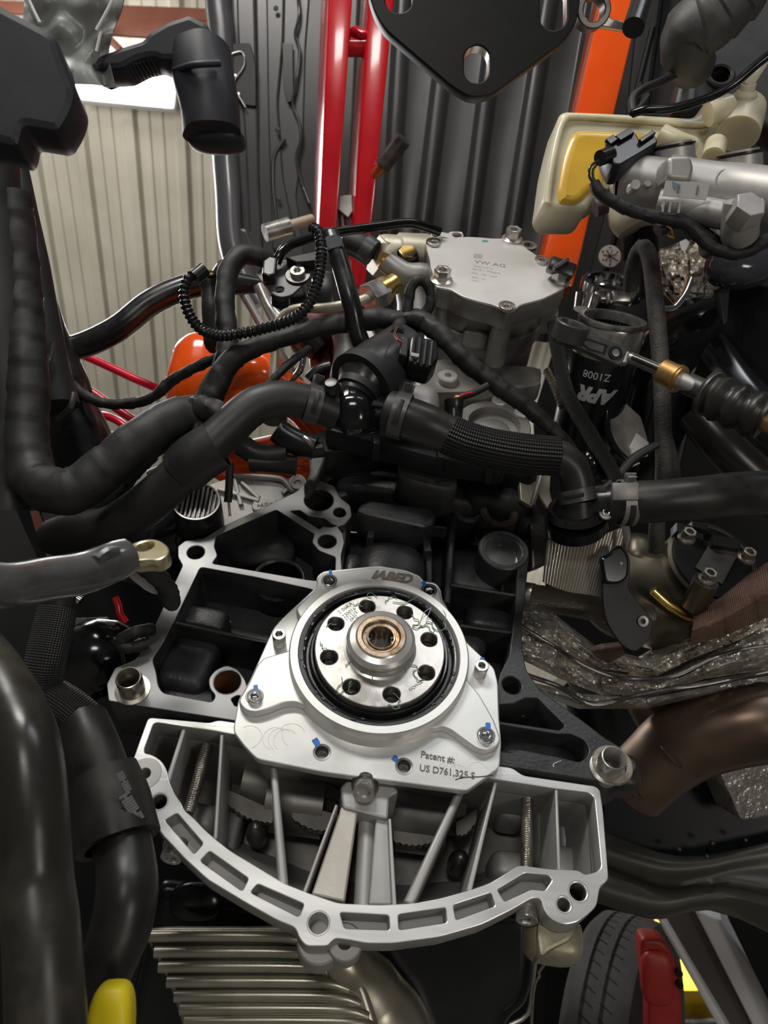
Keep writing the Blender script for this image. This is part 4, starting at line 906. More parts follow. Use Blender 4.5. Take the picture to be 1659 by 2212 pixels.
# lift leg and shelves beyond
lg_ = thing('white_stand_leg', 'white steel stand leg slanting down behind the olive cover, at lower right', 'stand', P(1540, 2080, 1.0))
LG = fcam(1540, 2080, 1.0, (-.35, 0, -1))
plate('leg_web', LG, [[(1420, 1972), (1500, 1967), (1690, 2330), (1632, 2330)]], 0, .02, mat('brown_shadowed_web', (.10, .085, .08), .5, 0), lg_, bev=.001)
plate('leg_flange', LG, [[(1498, 1962), (1558, 1988), (1790, 2340), (1688, 2340)]], .02, .05, WHITEP, lg_, bev=.003)
plate('leg_flange', LG, [[(1406, 1962), (1424, 1972), (1638, 2330), (1614, 2330)]], .02, .05, WHITEP, lg_, bev=.003)
def crate(x0, y0, x1, y1, d, m, lab_, cat, name):
    t = thing(name, lab_, cat, P((x0+x1)/2, (y0+y1)/2, d)); c = fcam((x0+x1)/2, (y0+y1)/2, d, (0, .9, -1))
    plate('body', c, [[(x0, y0), (x1, y0), (x1, y1), (x0, y1)]], 0, .3, m, t, bev=.006, rnd=.01)
    plate('lid', c, [[(x0-2, y0-2), (x1+2, y0-2), (x1+2, y0+8), (x0-2, y0+8)]], .02, .3, m, t, bev=.004)
    return t
crate(1455, 2142, 1560, 2205, 3.3, YEL2, 'yellow storage bin on the shelf behind the white stand leg, bottom right', 'bin', 'storage_bin')
crate(1440, 2085, 1510, 2122, 4.0, ORG2, 'orange storage bin on the shelf above the yellow bin', 'bin', 'storage_bin')
crate(1345, 1960, 1378, 1985, 3.6, BLUE2, 'small blue box on the far shelf, beside the yellow post', 'box', 'storage_box')
yp = thing('yellow_post', 'yellow steel post beyond the tyre, between pale shelves', 'post', P(1380, 1990, 3.0))
pq = P(1386, 2000, 3.0); link('post_bar', tube_me([Vector((pq.x, pq.y, 0)), Vector((pq.x, pq.y, pq.z+.25))], .022, n=16, step=.5), YEL2, yp)
rk = thing('storage_rack', 'grey rack holding the orange and yellow bins beyond the wheel', 'rack', P(1500, 2207, 3.3))
for y_, d_ in ((2207, 3.3), (2123, 4.0)):
    q = P(1500, y_, d_); box('rack_board', q-Vector((0, 0, .012)) + Vector((0, .15, 0)), .9, .5, .02, STEEL_D, rk, z=Vector((0, 0, 1)), x=RIGHT)
    for sx in (-.44, .44): box('rack_post', Vector((q.x+sx, q.y+.30, q.z/2)), .03, .03, q.z, STEEL_D, rk, z=Vector((0, 0, 1)), x=RIGHT)
shf = thing('far_shelving', 'pale wire shelving seen far beyond the wheel, bottom right', 'shelving', P(1430, 2010, 4.9))
SH = fcam(1430, 2010, 4.9, (0, .9, -1)); PALE = mat('pale_shelf_paint', (.80, .80, .74), .5)
_pb = PALE.node_tree.nodes['Principled BSDF']
for k in range(6):
    plate('shelf', SH, [[(1320, 1945+k*38), (1620, 1945+k*38), (1620, 1945+k*38+22), (1320, 1945+k*38+22)]], 0, .3, PALE, shf, bev=.004)
for x in (1335, 1420, 1440, 1600): plate('upright', SH, [[(x, 1900), (x+5, 1900), (x+5, 2300), (x, 2300)]], .05, .04, STEEL_D, shf, bev=.003)
l = bpy.data.lights.new('shelf_lamp', 'AREA'); l.energy = 110; l.size = 1.2; lo = bpy.data.objects.new('shelf_lamp', l); C.objects.link(lo); lo.location = P(1400, 1500, 3.0); lo.rotation_euler = (P(1430, 2010, 4.9)-lo.location).to_track_quat('-Z', 'Y').to_euler()  # unseen fill light added to brighten the far shelves
# olive cover / subframe arm on the lower right
sub = thing('control_arm', 'dusty olive-grey pressed arm crossing the lower right, above the wheel', 'suspension arm', P(1500, 1870, .75))
AF = fcam(1500, 1880, .74, (-.15, -.3, -1))
plate('arm_web', AF, [[(1290, 1890), (1300, 1700), (1380, 1640), (1800, 1600), (1800, 1960), (1640, 2000), (1560, 1975), (1500, 1960), (1450, 1960), (1400, 1975), (1340, 1960), (1290, 1935)]], -.02, .02, mat('blueblack_panel', (.003, .005, .007), .4, 0, spec=.3, col2=(.006, .008, .011), vs=20), sub, bev=.004, rnd=.01)
def arm_fn(top, bot):
    def L_(pts, a):
        a *= len(pts)-1; i = min(int(a), len(pts)-2); t = a-i
        q0, q1, q2, q3 = pts[max(i-1, 0)], pts[i], pts[i+1], pts[min(i+2, len(pts)-1)]
        f = lambda k: .5*(2*q1[k]+(q2[k]-q0[k])*t+(2*q0[k]-5*q1[k]+4*q2[k]-q3[k])*t*t+(3*q1[k]-q0[k]-3*q2[k]+q3[k])*t**3)
        return f(0), f(1)
    def fn(a, b):
        x0, y0 = L_(top, a); x1, y1 = L_(bot, a)
        h = .016*math.sin(b*PI)**.6 + .006*math.sin(b*PI*2.6+a*2.5) - .010*max(0, 1-abs(b-.45-.18*a)*9)
        p = AF.px(x0+(x1-x0)*b, y0+(y1-y0)*b, 0); return p + AF.n*h
    return fn
link('pressed_arm', grid_me(arm_fn([(1285, 1795), (1370, 1828), (1440, 1850), (1520, 1852), (1600, 1836), (1760, 1800)], [(1285, 1940), (1350, 1962), (1420, 1978), (1500, 1962), (1580, 1972), (1760, 2060)]), 50, 28, .003), COVERG, sub, ang=50)
for x, y in ((1540, 1822), (1612, 1815), (1528, 1850), (1468, 1835)): bump('weld_spot', AF, x, y, .008, .002, .002, .004, COVERG, sub)
# exhaust
ex = thing('exhaust_pipe', 'browned steel exhaust pipe elbow curving below the foil heat shield, right', 'exhaust pipe', P(1450, 1650, .65))
tube('pipe', [(1760, 1560, .62, .034), (1640, 1560, .62, .034), (1540, 1580, .63, .034), (1470, 1610, .64, .033), (1410, 1660, .65, .031), (1370, 1700, .66, .030)], .03, EXH, ex, n=36, step=.006)
tube('pipe_elbow', [(1470, 1580, .665, .032), (1430, 1520, .68, .030), (1400, 1470, .70, .028)], .03, EXH, ex, n=30)
tube('weld_seam', [(1420, 1598, .628), (1450, 1640, .606), (1500, 1672, .622)], .0012, EXH, ex, n=8, jit=.3)
tube('weld_seam', [(1345, 1672, .63), (1372, 1716, .624), (1418, 1740, .64)], .0012, EXH, ex, n=8, jit=.3)
hs = thing('heat_blanket', 'silvery crumpled foil heat blanket draped across the right side above the exhaust', 'heat shield', P(1400, 1400, .6))
def foil(top, bot, d0, d1, nu, nv, amp, seed, bulge=.02):
    def L_(pts, a):
        a *= len(pts)-1; i = min(int(a), len(pts)-2); t = a-i; t = t*t*(3-2*t)
        return pts[i][0]+(pts[i+1][0]-pts[i][0])*t, pts[i][1]+(pts[i+1][1]-pts[i][1])*t
    def fn(a, b):
        x0, y0 = L_(top, a); x1, y1 = L_(bot, a)
        q = Vector((a*7+seed, b*3, seed)); rg = 1-abs(noise.noise(q*2.2))*2
        z = d0+(d1-d0)*b - bulge*math.sin(b*PI) - amp*rg - amp*.5*(1-abs(noise.noise(q*6))*2)
        return P(x0+(x1-x0)*b, y0+(y1-y0)*b, z)
    return grid_me(fn, nu, nv, .0006)
link('foil_fold', foil([(1110, 1380), (1200, 1395), (1300, 1450), (1420, 1470), (1520, 1420), (1680, 1330)], [(1120, 1420), (1210, 1465), (1300, 1500), (1420, 1500), (1520, 1465), (1700, 1440)], .62, .62, 160, 24, .004, 1.2), FOIL, hs, ang=25)
link('foil_fold', foil([(1115, 1300), (1200, 1330), (1290, 1400), (1380, 1420), (1450, 1380), (1560, 1300), (1680, 1200)], [(1130, 1390), (1210, 1400), (1300, 1445), (1420, 1458), (1500, 1420), (1580, 1390), (1700, 1330)], .66, .61, 160, 30, .005, 4.1), FOIL, hs, ang=25)
link('wrap_patch', foil([(1500, 1330), (1560, 1290), (1620, 1240), (1700, 1190)], [(1490, 1395), (1570, 1370), (1640, 1340), (1700, 1310)], .600, .595, 40, 16, .001, 2.1, .025), WRAP, hs, ang=40)
link('wrap_patch', foil([(1270, 1400), (1300, 1392), (1340, 1388)], [(1290, 1420), (1315, 1432), (1350, 1412)], .598, .596, 16, 10, .0008, 7.1, .008), WRAP, hs, ang=40)
for pts, r in ((((1115, 1345), (1180, 1385), (1250, 1430), (1340, 1465), (1450, 1462), (1540, 1420), (1620, 1400), (1700, 1390)), .0016), (((1115, 1450), (1200, 1480), (1280, 1520), (1380, 1502), (1500, 1480), (1700, 1445)), .002)):
    tube('rolled_hem', [P(x, y, .596) for x, y in pts], r, STEEL_D, hs, n=8, jit=.3)
link('foil_skirt', foil([(1130, 1470), (1250, 1500), (1400, 1510), (1600, 1470), (1700, 1455)], [(1140, 1490), (1250, 1530), (1400, 1530), (1600, 1500), (1700, 1490)], .63, .66, 80, 8, .004, 8.8), FOIL, hs, ang=25)
cv = thing('foil_wedge', 'foil-covered wedge block behind the brown exhaust elbow, right edge', 'heat shield', P(1620, 1700, .72))
plate('wedge', fcam(1620, 1700, .72, (.2, 0, -1)), [[(1555, 1668), (1700, 1600), (1700, 1760), (1602, 1774)]], 0, .04, FOIL, cv, bev=.003, rnd=.004)
sm = thing('subframe_mount', 'glossy black bushing housing behind the block corner, below the foil', 'mount', P(1240, 1540, .85))
tube('mount_body', [(1330, 1480, .84, .060), (1350, 1560, .84, .060), (1370, 1640, .84, .05)], .05, BLKPAN, sm, n=32)
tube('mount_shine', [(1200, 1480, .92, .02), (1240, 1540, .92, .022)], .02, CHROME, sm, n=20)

# =====================================================================================
# ABOVE THE BLOCK: pump, fuel fitting, hoses, harness
# =====================================================================================
pump = thing('lidded_pump', 'round cast pump with a flat scalloped lid and etched lettering, above the engine', 'pump', P(1070, 650, .60))
LH = .12
def q4(x, y): return (750+x*.30139, 450+y*.30139)
lid = [q4(*p) for p in [(562, 240), (575, 208), (600, 200), (650, 206), (720, 216), (850, 203), (960, 208), (1040, 216), (1110, 216), (1140, 205), (1180, 195), (1225, 210), (1235, 250), (1290, 290), (1370, 345), (1420, 350), (1455, 385), (1450, 440), (1490, 478), (1540, 480), (1570, 520), (1562, 565), (1500, 600), (1400, 648), (1240, 690), (1200, 725), (1150, 738), (1115, 722), (1050, 690), (940, 665), (830, 632), (745, 582), (690, 572), (640, 562), (618, 520), (618, 470), (600, 420), (592, 360), (575, 300)]]
plate('lid', E, [lid], LH, .0022, BRUSHED, pump, bev=.0005, rnd=.004)
cU = sum((Vector(E.uv(x, y, LH)) for x, y in lid), Vector((0, 0)))/len(lid)
body_ = [cU + (Vector(E.uv(x, y, LH))-cU)*1.0 for x, y in lid]
link('pump_rim', flat([roundpoly(body_, .004)], .016, .001), GREYCAST, pump, E.mat(LH-.0023))
circ = [cU + Vector((math.cos(2*PI*i/48)*.0500, math.sin(2*PI*i/48)*.0475)) for i in range(48)]
link('pump_barrel', flat([circ], .045, .003, 3), GREYCAST, pump, E.mat(LH-.016))
circ = [cU + Vector((math.cos(2*PI*i/48)*.0535, math.sin(2*PI*i/48)*.0510)) for i in range(48)]
link('barrel_step', flat([circ], .012, .002, 3), GREYCAST, pump, E.mat(LH-.038))
circ = [cU + Vector((math.cos(2*PI*i/48)*.0485, math.sin(2*PI*i/48)*.0455)) for i in range(48)]
link('pump_barrel', flat([circ], .040, .003, 3), GREYCAST, pump, E.mat(LH-.050))
for x, y in ((640, 240), (690, 520), (1150, 705), (1515, 530), (1400, 375), (1185, 225)):
    px, py = q4(x, y); u = Vector(E.uv(px, py, LH)); c = cU+(u-cU)*.93
    tube('bolt_column', [E.at(c.x, c.y, LH-.004), E.at(c.x, c.y, LH-(.045 if x != 1150 else .055))], .0085, GREYCAST, pump, n=20, step=.05)
for x, y in ((655, 700), (1430, 720), (930, 860)):
    px, py = q4(x, y); bump('cast_pad', E, px, py, LH-.040, .011, .007, .008, GREYCAST, pump, .3)
plate('mount_tab', E, [[q4(*p) for p in [(598, 215), (600, 172), (660, 165), (725, 178), (740, 165), (825, 166), (835, 205), (740, 215), (690, 200)]], ('c', *q4(640, 190), .0042), ('c', *q4(790, 190), .0048)], LH-.001, .003, BRUSHED, pump, bev=.0005, rnd=.002)
lathe('lifting_eye', [(.0045, -.003), (.0078, -.003), (.0078, 0), (.0045, 0)], STEEL, E.px(*q4(1300, 262), LH-.012), E.n, pump, 28, closed=True)
for x, y in ((622, 240), (1400, 368), (1145, 700)):
    px, py = q4(x, y); s = cap_screw('star_screw', E, px, py, LH, .0052, .0026, pump, STEEL, drive='star')
    lathe('washer_face', [(.0052, .0008), (.0066, .0008), (.0070, 0)], STEEL, E.px(px, py, LH), E.n, s, 28)
for x, y in ((1182, 212), (1517, 515), (676, 505)):
    px, py = q4(x, y); hexbolt('flange_bolt', E.px(px, py+3, LH), E.n, .0068, .0100, pump, STEEL, 1.35)
text('lettering', 'VW AG', E, q4(910, 392), q4(1132, 425), LH, MARK_D, pump, raise_=.0001, ysc=1.0)
for s, a, b in (('Germany', (905, 418), (1048, 440)), ('BHF / Magna', (900, 442), (1100, 472)), ('04L 145 100P', (890, 468), (1075, 500)), ('200115', (892, 498), (985, 514)), ('00001', (890, 520), (945, 529))):
    text('lettering', s, E, q4(*a), q4(*b), LH, MARK_G, pump, raise_=.0001)
plate('etched_patch', E, [[q4(908, 325), q4(970, 330), q4(968, 362), q4(905, 355)]], LH+.0001, .0002, MARK_G, pump, bev=0)
dab(*q4(968, 236), *q4(1010, 236), .003, LH, 'green_ink_dot', mat('green_ink', (.05, .35, .16), .5), pump)
for x, y in ((1115, 232), (740, 528), (1440, 525)): dab(*q4(x, y), *q4(x+20, y+2), .0010, LH, 'orange_ink_dot', mat('orange_ink', (.75, .2, .08), .5) if 'orange_ink' not in bpy.data.materials else bpy.data.materials['orange_ink'], pump)

tc = thing('pale_timing_cover', 'pale cast alloy pump base with a round recess, below the lidded pump', 'housing', P(1030, 860, .62))
plate('base_casting', E, [[(885, 800), (905, 780), (1172, 792), (1168, 830), (1150, 845), (1148, 880), (1142, 935), (1060, 945), (940, 940), (860, 905), (850, 870), (890, 850)]], .035, .014, GREYCAST, tc, bev=.004, rnd=.006)
plate('base_step', E, [[(893, 790), (960, 770), (1165, 790), (1172, 830), (1130, 838), (1020, 845), (930, 848), (895, 835)]], .052, .02, GREYCAST, tc, bev=.004, rnd=.006)
o = E.px(1068, 915, .042)
lathe('round_flange', [(.0215, .0), (.0290, .0), (.0300, -.001), (.0300, -.012), (.0205, -.012), (.0205, -.002)], GREYCAST, o, E.n, tc, 44, closed=True)
lathe('recess_dome', [(0, -.004), (.010, -.005), (.017, -.008), (.0206, -.011)], GREYCAST, o, E.n, tc, 40)
for x, y, r in ((968, 810, .0075), (1080, 862, .0060), (1128, 888, .0055)):
    lathe('bolt_post', [(.0, -.003), (.0028, -.003), (.0030, 0), (r, 0), (r+.001, -.001), (r+.0018, -.02)], LIGHTCAST, E.px(x, y, .058 if x == 968 else .045), E.n, tc, 24)
bump('pale_lump', E, 900, 850, .04, .020, .020, .018, LIGHTCAST, tc, .6)
bump('pale_lump', E, 935, 900, .036, .022, .012, .012, LIGHTCAST, tc, .5)
im = thing('pale_intake_casting', 'pale ribbed alloy casting behind the black valve canister', 'intake casting', P(760, 770, .66))
plate('runner', fcam(760, 770, .66, (-.3, -.3, -1)), [[(690, 690), (760, 680), (800, 700), (830, 760), (850, 860), (760, 860), (730, 820)]], 0, .04, LIGHTCAST, im, bev=.006, rnd=.008)
tube('runner_edge', [(742, 700, .635), (752, 760, .63), (740, 830, .625), (742, 880, .62)], .012, LIGHTCAST, im, n=18)
fr_ = thing('front_cover_casting', 'pale alloy cover with radiating ribs, left above the block corner', 'cover', P(570, 1070, .70))
FRf = fcam(570, 1080, .66, (0, -.4, -1))
plate('cover_sheet', FRf, [[(400, 1150), (410, 1060), (500, 1028), (640, 1030), (690, 1050), (690, 1130), (560, 1190)]], 0, .02, LIGHTCAST, fr_, bev=.003, rnd=.005)
for a, b in (((505, 1030), (520, 1090)), ((470, 1055), (560, 1080)), ((520, 1040), (560, 1075)), ((640, 1038), (610, 1065))): web('cover_rib', FRf, a, b, .003, .004, .004, .006, LIGHTCAST, fr_, .001)
tube('cover_lip', [FRf.px(x, y, .003) for x, y in ((505, 1028), (560, 1030), (610, 1036), (630, 1060), (645, 1062))], .003, LIGHTCAST, fr_, n=12)
plate('raised_badge_pad', FRf, [[(548, 1080), (560, 1072), (595, 1076), (600, 1088), (590, 1098), (550, 1104), (542, 1096)]], .003, .004, LIGHTCAST, fr_, bev=.001, rnd=.002)
text('cast_mark', '>AlSi<', FRf, (556, 1096), (588, 1092), .0032, MARK_D, fr_, raise_=.0002)
s = cap_screw('star_screw', FRf, 643, 1043, .004, .0062, .004, fr_, STEEL, drive='star'); lathe('washer_face', [(.006, .001), (.0078, .001), (.0080, 0)], STEEL, FRf.px(643, 1043, .004), FRf.n, s, 28)

# cream cast fuel fitting with hexes
ff = thing('cream_fuel_fitting', 'cream cast alloy fitting with a yellow hex plug, left of the lidded pump', 'fitting', P(850, 560, .66))
A, B = P(812, 548, .665), P(900, 575, .675); d = (B-A).normalized()
lathe('fitting_body', [(0, -.004), (.0155, -.004), (.0190, -.002), (.0195, .0), (.0195, .012), (.0215, .014), (.0220, .040), (.0200, .045), (0, .045)], CREAM_CAST, P(828, 555, .67), (P(925, 560, .68)-P(828, 555, .67)), ff, 40)
link('hex_collar', flat([hexpts(.0190, .2)], .010, .001), CREAM_CAST, ff, axmat(P(812, 552, .665), P(790, 545, .66)-P(812, 552, .665)))
lathe('plug_seat', [(.0, -.006), (.0085, -.006), (.0088, 0), (.0100, 0), (.0105, -.006)], PLAST, P(880, 548, .643), IM((.05, -.55, -1)), ff, 30)
hexbolt('yellow_hex_plug', P(880, 549, .642), IM((.05, -.55, -1)), .0078, .004, ff, BRASS, 0, recess=False)
tube('side_arm', [(836, 565, .635, .0095), (870, 590, .635, .0100), (910, 600, .64, .0125), (940, 605, .65, .0125)], .01, LIGHTCAST, ff, n=24)
tube('arm_end', [(820, 560, .632), (838, 567, .635)], .0070, COPPER, ff, n=20)
tube('arm_body', [(880, 600, .65, .014), (900, 640, .65, .018), (905, 690, .65, .02)], .01, GREYCAST, ff, n=24)
tube('brass_ferrule', [(832, 625, .624), (820, 632, .620)], .0112, BRASS, ff, n=24)
tube('ferrule_neck', [(850, 612, .63), (830, 626, .624)], .0090, BRASS, ff, n=20)
me = flat([hexpts(.0125, .4)], .018, .001); link('hex_nut', me, STEEL, ff, axmat(P(794, 645, .613), P(794, 645, .613)-P(826, 630, .622)))
tube('steel_pipe', [(800, 642, .615), (760, 655, .61), (700, 666, .615), (650, 666, .62), (615, 680, .625), (595, 720, .63), (592, 780, .635), (590, 838, .635)], .0042, CREAM_CAST, ff, n=16)
tube('inlet_hose', [(800, 545, .66), (770, 528, .66), (735, 520, .665), (705, 522, .67)], .0115, RUB, ff, n=24)
tube('hose_sleeve', [(805, 548, .658), (785, 534, .658)], .0125, GREY_CLAMP, ff, n=24)
pl_ = tube('steel_bits', [(700, 600, .66), (745, 610, .66), (760, 650, .66)], .006, STEEL, ff, n=12)

# black valve canister
can = thing('black_valve_canister', 'large black cylindrical coolant valve with an elbow and plug, centre, between two hoses', 'valve', P(820, 810, .53))
tube('valve_drum', [(884, 752, .565, .0215), (872, 762, .562, .0225), (812, 806, .54, .0238), (792, 824, .535, .0240)], .02, mat('satin_drum', (.030, .031, .034), .30, 0, col2=(.038, .039, .042), vs=30), can, n=40)
tube('drum_ring', [(796, 820, .535, .0258), (780, 834, .530, .0262)], .02, PLAST_M, can, n=40)
tube('valve_neck', [(784, 830, .53, .020), (772, 848, .525, .015), (764, 866, .52, .0130)], .02, PLAST, can, n=32)
tube('neck_ring', [(777, 838, .526, .0165), (770, 850, .524, .0160)], .02, PLAST_M, can, n=32)
tube('valve_elbow', [(756, 858, .515, .0105), (752, 880, .51, .0118), (765, 905, .515, .0125), (800, 905, .525, .0110), (850, 892, .53, .0105)], .012, PLAST_G, can, n=28)
bump('elbow_knuckle', fcam(765, 890, .505, (0, 0, -1)), 762, 890, -.004, .013, .015, .012, PLAST_G, can, .8)
tube('branch_neck', [(800, 880, .53, .012), (842, 890, .53, .011)], .011, PLAST, can, n=24)
con = thing('ribbed_connector', 'black ribbed electrical plug on top of the valve canister', 'connector', P(905, 755, .52))
CFm = fcam(905, 755, .52, (.1, -.45, -1), (1, .2, 0))
plate('plug_shell', CFm, [[(890, 722), (945, 735), (948, 772), (930, 795), (882, 783), (884, 745)]], 0, .022, PLAST, con, bev=.002, rnd=.003)
plate('plug_collar', CFm, [[(868, 726), (884, 726), (880, 770), (862, 764)]], .002, .018, PLAST_M, con, bev=.001, rnd=.001)
for k in range(4): tube('plug_rib', [CFm.px(896+k*13, 728+k*3, .001), CFm.px(890+k*13, 782+k*3, .001)], .0012, PLAST, con, n=8)
plate('latch_tab', CFm, [[(886, 760), (906, 764), (905, 771), (888, 768)]], .003, .003, MARK, con, bev=.0003)
for i, m in enumerate((REDLINE, MARK, BRASS)): tube('thin_wire', [(868, 740-i*3, .52), (858, 735-i*3, .515), (852, 722-i*2, .52), (858, 708, .53)], .0007, m, con, n=6)

def clamp(name, c, ax_, r, wd, m, parent, ear=None):
    """spring clamp: band with an oval window and two ears"""
    lathe(name, [(r-.0006, -wd/2), (r+.0006, -wd/2), (r+.0006, wd/2), (r-.0006, wd/2)], m, c, ax_, parent, 40, closed=True)
    if ear is not None:
        e = (ear-ax_.normalized()*ear.dot(ax_.normalized())).normalized()
        box('clamp_ear', c+e*(r+.003), wd*.8, .0012, .008, m, parent, z=e, x=ax_, b=.0004)
        box('clamp_ear', c+e*(r+.004)+ax_.normalized().cross(e)*.004, wd*.6, .0012, .006, m, parent, z=e+ax_.normalized().cross(e)*.6, x=ax_, b=.0004)
def window(c, r, ax_, toward, parent, w=.004, l=.014):
    ax_ = ax_.normalized(); e = (toward-ax_*toward.dot(ax_)).normalized(); s = ax_.cross(e)
    pts = [c + (e*math.cos(a)+s*math.sin(a))*(r+.0010) for a in (-.55, -.3, 0, .3, .55)]
    link('clamp_window', tube_me(pts, w/2, n=10, step=.002, squash=.25), PLAST_M, parent)
# left coolant hose
hl = thing('left_coolant_hose', 'thick smooth black coolant hose curving from the valve canister down to the left', 'hose', P(450, 970, .5))
tube('hose_wall', [(120, 1160, .60, .0150), (165, 1148, .56, .0150), (235, 1140, .52, .0150), (290, 1110, .50, .0148), (360, 1052, .49, .0140), (430, 985, .485, .0135), (490, 928, .49, .0130), (545, 880, .495, .0127), (600, 862, .50, .0125), (650, 866, .505, .0122), (690, 876, .508, .0120)], .013, RUB, hl, n=32)
tube('hose_sleeve', [(396, 1018, .487, .0165), (425, 990, .484, .0168), (470, 962, .484, .0168)], .0165, RUB, hl, n=32, hollow=.9)
c, a_ = P(676, 872, .506), (P(700, 880, .509)-P(650, 866, .505))
clamp('spring_clamp', c, a_, .0129, .010, GREY_CLAMP, hl, UP); window(c, .0129, a_, -FWD-RIGHT*.2, hl)
tube('hose_end', [(686, 874, .508, .0128), (728, 892, .512, .0130)], .0125, RUB, hl, n=28, hollow=.85)
lathe('pan_screw', [(0, .006), (.004, .0055), (.0055, .003), (.0062, 0), (.0062, -.001)], PLAST, P(717, 838, .50), IM((-.1, -.7, -1)), hl, 24)
# right coolant hose
hr = thing('right_coolant_hose', 'black coolant hose with a woven sleeve running right from the valve canister', 'hose', P(1050, 960, .53))
HRp = [(842, 892, .520, .0140), (870, 900, .518, .0150), (920, 918, .518, .0148), (970, 940, .52, .0135), (1060, 968, .52, .0130), (1130, 980, .52, .0132), (1195, 985, .52, .0130), (1232, 1008, .52, .0122), (1247, 1045, .52, .0118), (1250, 1080, .52, .0118)]
tube('hose_wall', HRp, .013, RUB_OLD, hr, n=32)
tube('woven_sleeve', [(968, 938, .52, .0145), (1000, 952, .52, .0142), (1060, 968, .52, .0140), (1130, 980, .52, .0143), (1205, 986, .52, .0140)], .014, BRAID, hr, n=36)
tube('hose_collar', [(838, 890, .520, .0155), (862, 897, .518, .0158)], .0145, RUB, hr, n=30)
c, a_ = P(864, 898, .518), (P(900, 910, .518)-P(842, 892, .52)); clamp('spring_clamp', c, a_, .0162, .010, GREY_CLAMP, hr, UP); window(c, .0162, a_, -FWD, hr)
c, a_ = P(1246, 1070, .52), (P(1250, 1080, .52)-P(1240, 1030, .52)); clamp('spring_clamp', c, a_, .0128, .009, GREY_CLAMP, hr, RIGHT); window(c, .0128, a_, -FWD-RIGHT*.5, hr)
oh = thing('coolant_outlet', 'round glossy black coolant outlet housing under the hose bend, right of the block', 'coolant outlet', P(1245, 1110, .53))
tube('outlet_neck', [(1246, 1070, .525, .0125), (1244, 1100, .53, .0165)], .015, PLAST, oh, n=36)
tube('outlet_ring', [(1244, 1096, .53, .0195), (1244, 1112, .533, .0205)], .02, PLAST, oh, n=40)
tube('outlet_ring', [(1244, 1118, .535, .0225), (1246, 1138, .54, .0225)], .02, PLAST_G, oh, n=40)
tube('outlet_stub', [(1262, 1092, .53, .012), (1330, 1085, .52, .0115)], .012, PLAST, oh, n=28)
hexbolt('outlet_screw', P(1308, 1110, .515), IM((0, -.5, -1)), .0030, .003, oh, STEEL, 1.5)
clp = thing('right_outlet_hose', 'plain black hose leaving the coolant outlet to the right edge, with a grey clamp', 'hose', P(1480, 1080, .5))
tube('hose_wall', [(1325, 1086, .52, .0135), (1365, 1085, .515, .0150), (1430, 1082, .51, .0148), (1530, 1073, .51, .0150), (1600, 1066, .52, .0155), (1760, 1060, .53, .016)], .014, RUB_OLD, clp, n=32)
c, a_ = P(1352, 1086, .516), RIGHT*1.0; clamp('spring_clamp', c, a_, .0158, .010, GREYCAST, clp, UP-FWD*.5); window(c, .0158, a_, -FWD-UP*.8, clp)
box('clamp_bridge', P(1350, 1062, .496), .018, .004, .012, GREYCAST, clp, z=-UP, x=RIGHT, b=.001)

# ---------------- harness ----------------
hz = thing('centre_wiring_harness', 'cloth-taped black wiring harness crossing the engine from the loop to the right side', 'wiring harness', P(760, 700, .57))
tube('taped_run', [(450, 880, .55, .0088), (472, 822, .55, .0088), (505, 775, .55, .0086), (560, 746, .555, .0076), (640, 722, .56, .0070), (700, 706, .565, .0070), (760, 694, .57, .0080), (810, 688, .57, .0082), (860, 690, .57, .0068)], .008, TAPE, hz, mode='tape', pitch=.016, amp=.10, n=20, seed=1)
tube('taped_run', [(850, 692, .568, .0068), (905, 692, .56, .0080), (950, 722, .55, .0072), (1000, 775, .545, .0072), (1050, 815, .545, .0070), (1090, 845, .545, .0068), (1140, 880, .545, .0062), (1190, 925, .55, .0054), (1225, 960, .555, .0048), (1245, 990, .56, .0045)], .007, TAPE, hz, mode='tape', pitch=.014, amp=.12, n=20, seed=5)
tube('taped_loop', [(890, 692, .565), (922, 672, .562), (930, 640, .56), (922, 612, .558), (903, 606, .557), (888, 622, .558), (882, 655, .56), (878, 690, .562)], .0040, TAPE, hz, mode='tape', pitch=.012, amp=.12, n=14, seed=6)
tube('branch', [(866, 700, .56), (860, 715, .55), (858, 725, .54)], .0055, TAPE, hz, n=14, mode='tape', pitch=.01)
tube('thin_branch', [(668, 752, .56), (620, 790, .55), (580, 830, .545), (545, 868, .545), (528, 890, .55)], .0032, TAPE, hz, n=12, mode='tape', pitch=.01, amp=.1)
tube('sensor_lead', [(1055, 832, .54), (1020, 850, .54), (1000, 856, .54), (985, 864, .54)], .0028, TAPE, hz, n=12)
loopH = thing('looped_harness', 'taped black harness arching over the bracket and down past the orange pipe', 'wiring harness', P(500, 640, .57))
tube('taped_run', [(588, 572, .60, .0072), (555, 553, .59, .0076), (520, 552, .585, .0080), (494, 585, .58, .0080), (486, 640, .575, .0078), (488, 690, .57, .0080), (492, 735, .565, .0078), (485, 790, .56, .0092), (462, 835, .555, .0095), (440, 880, .55, .0095)], .008, TAPE, loopH, mode='tape', pitch=.020, amp=.07, n=22, seed=9)
bl = thing('left_wiring_loom', 'thick cloth-taped black wiring loom sweeping up from the lower left edge to the middle', 'wiring loom', P(260, 980, .5))
tube('taped_run', [(30, 420, .52, .012), (50, 640, .52, .013), (62, 820, .51, .0135), (60, 960, .50, .014), (80, 1040, .49, .0150), (150, 1062, .48, .0150), (230, 1010, .485, .0150), (300, 955, .49, .0150), (360, 915, .50, .0145), (420, 892, .51, .0130), (470, 905, .52, .0100)], .014, TAPE, bl, mode='tape', pitch=.021, amp=.055, n=26, seed=12)
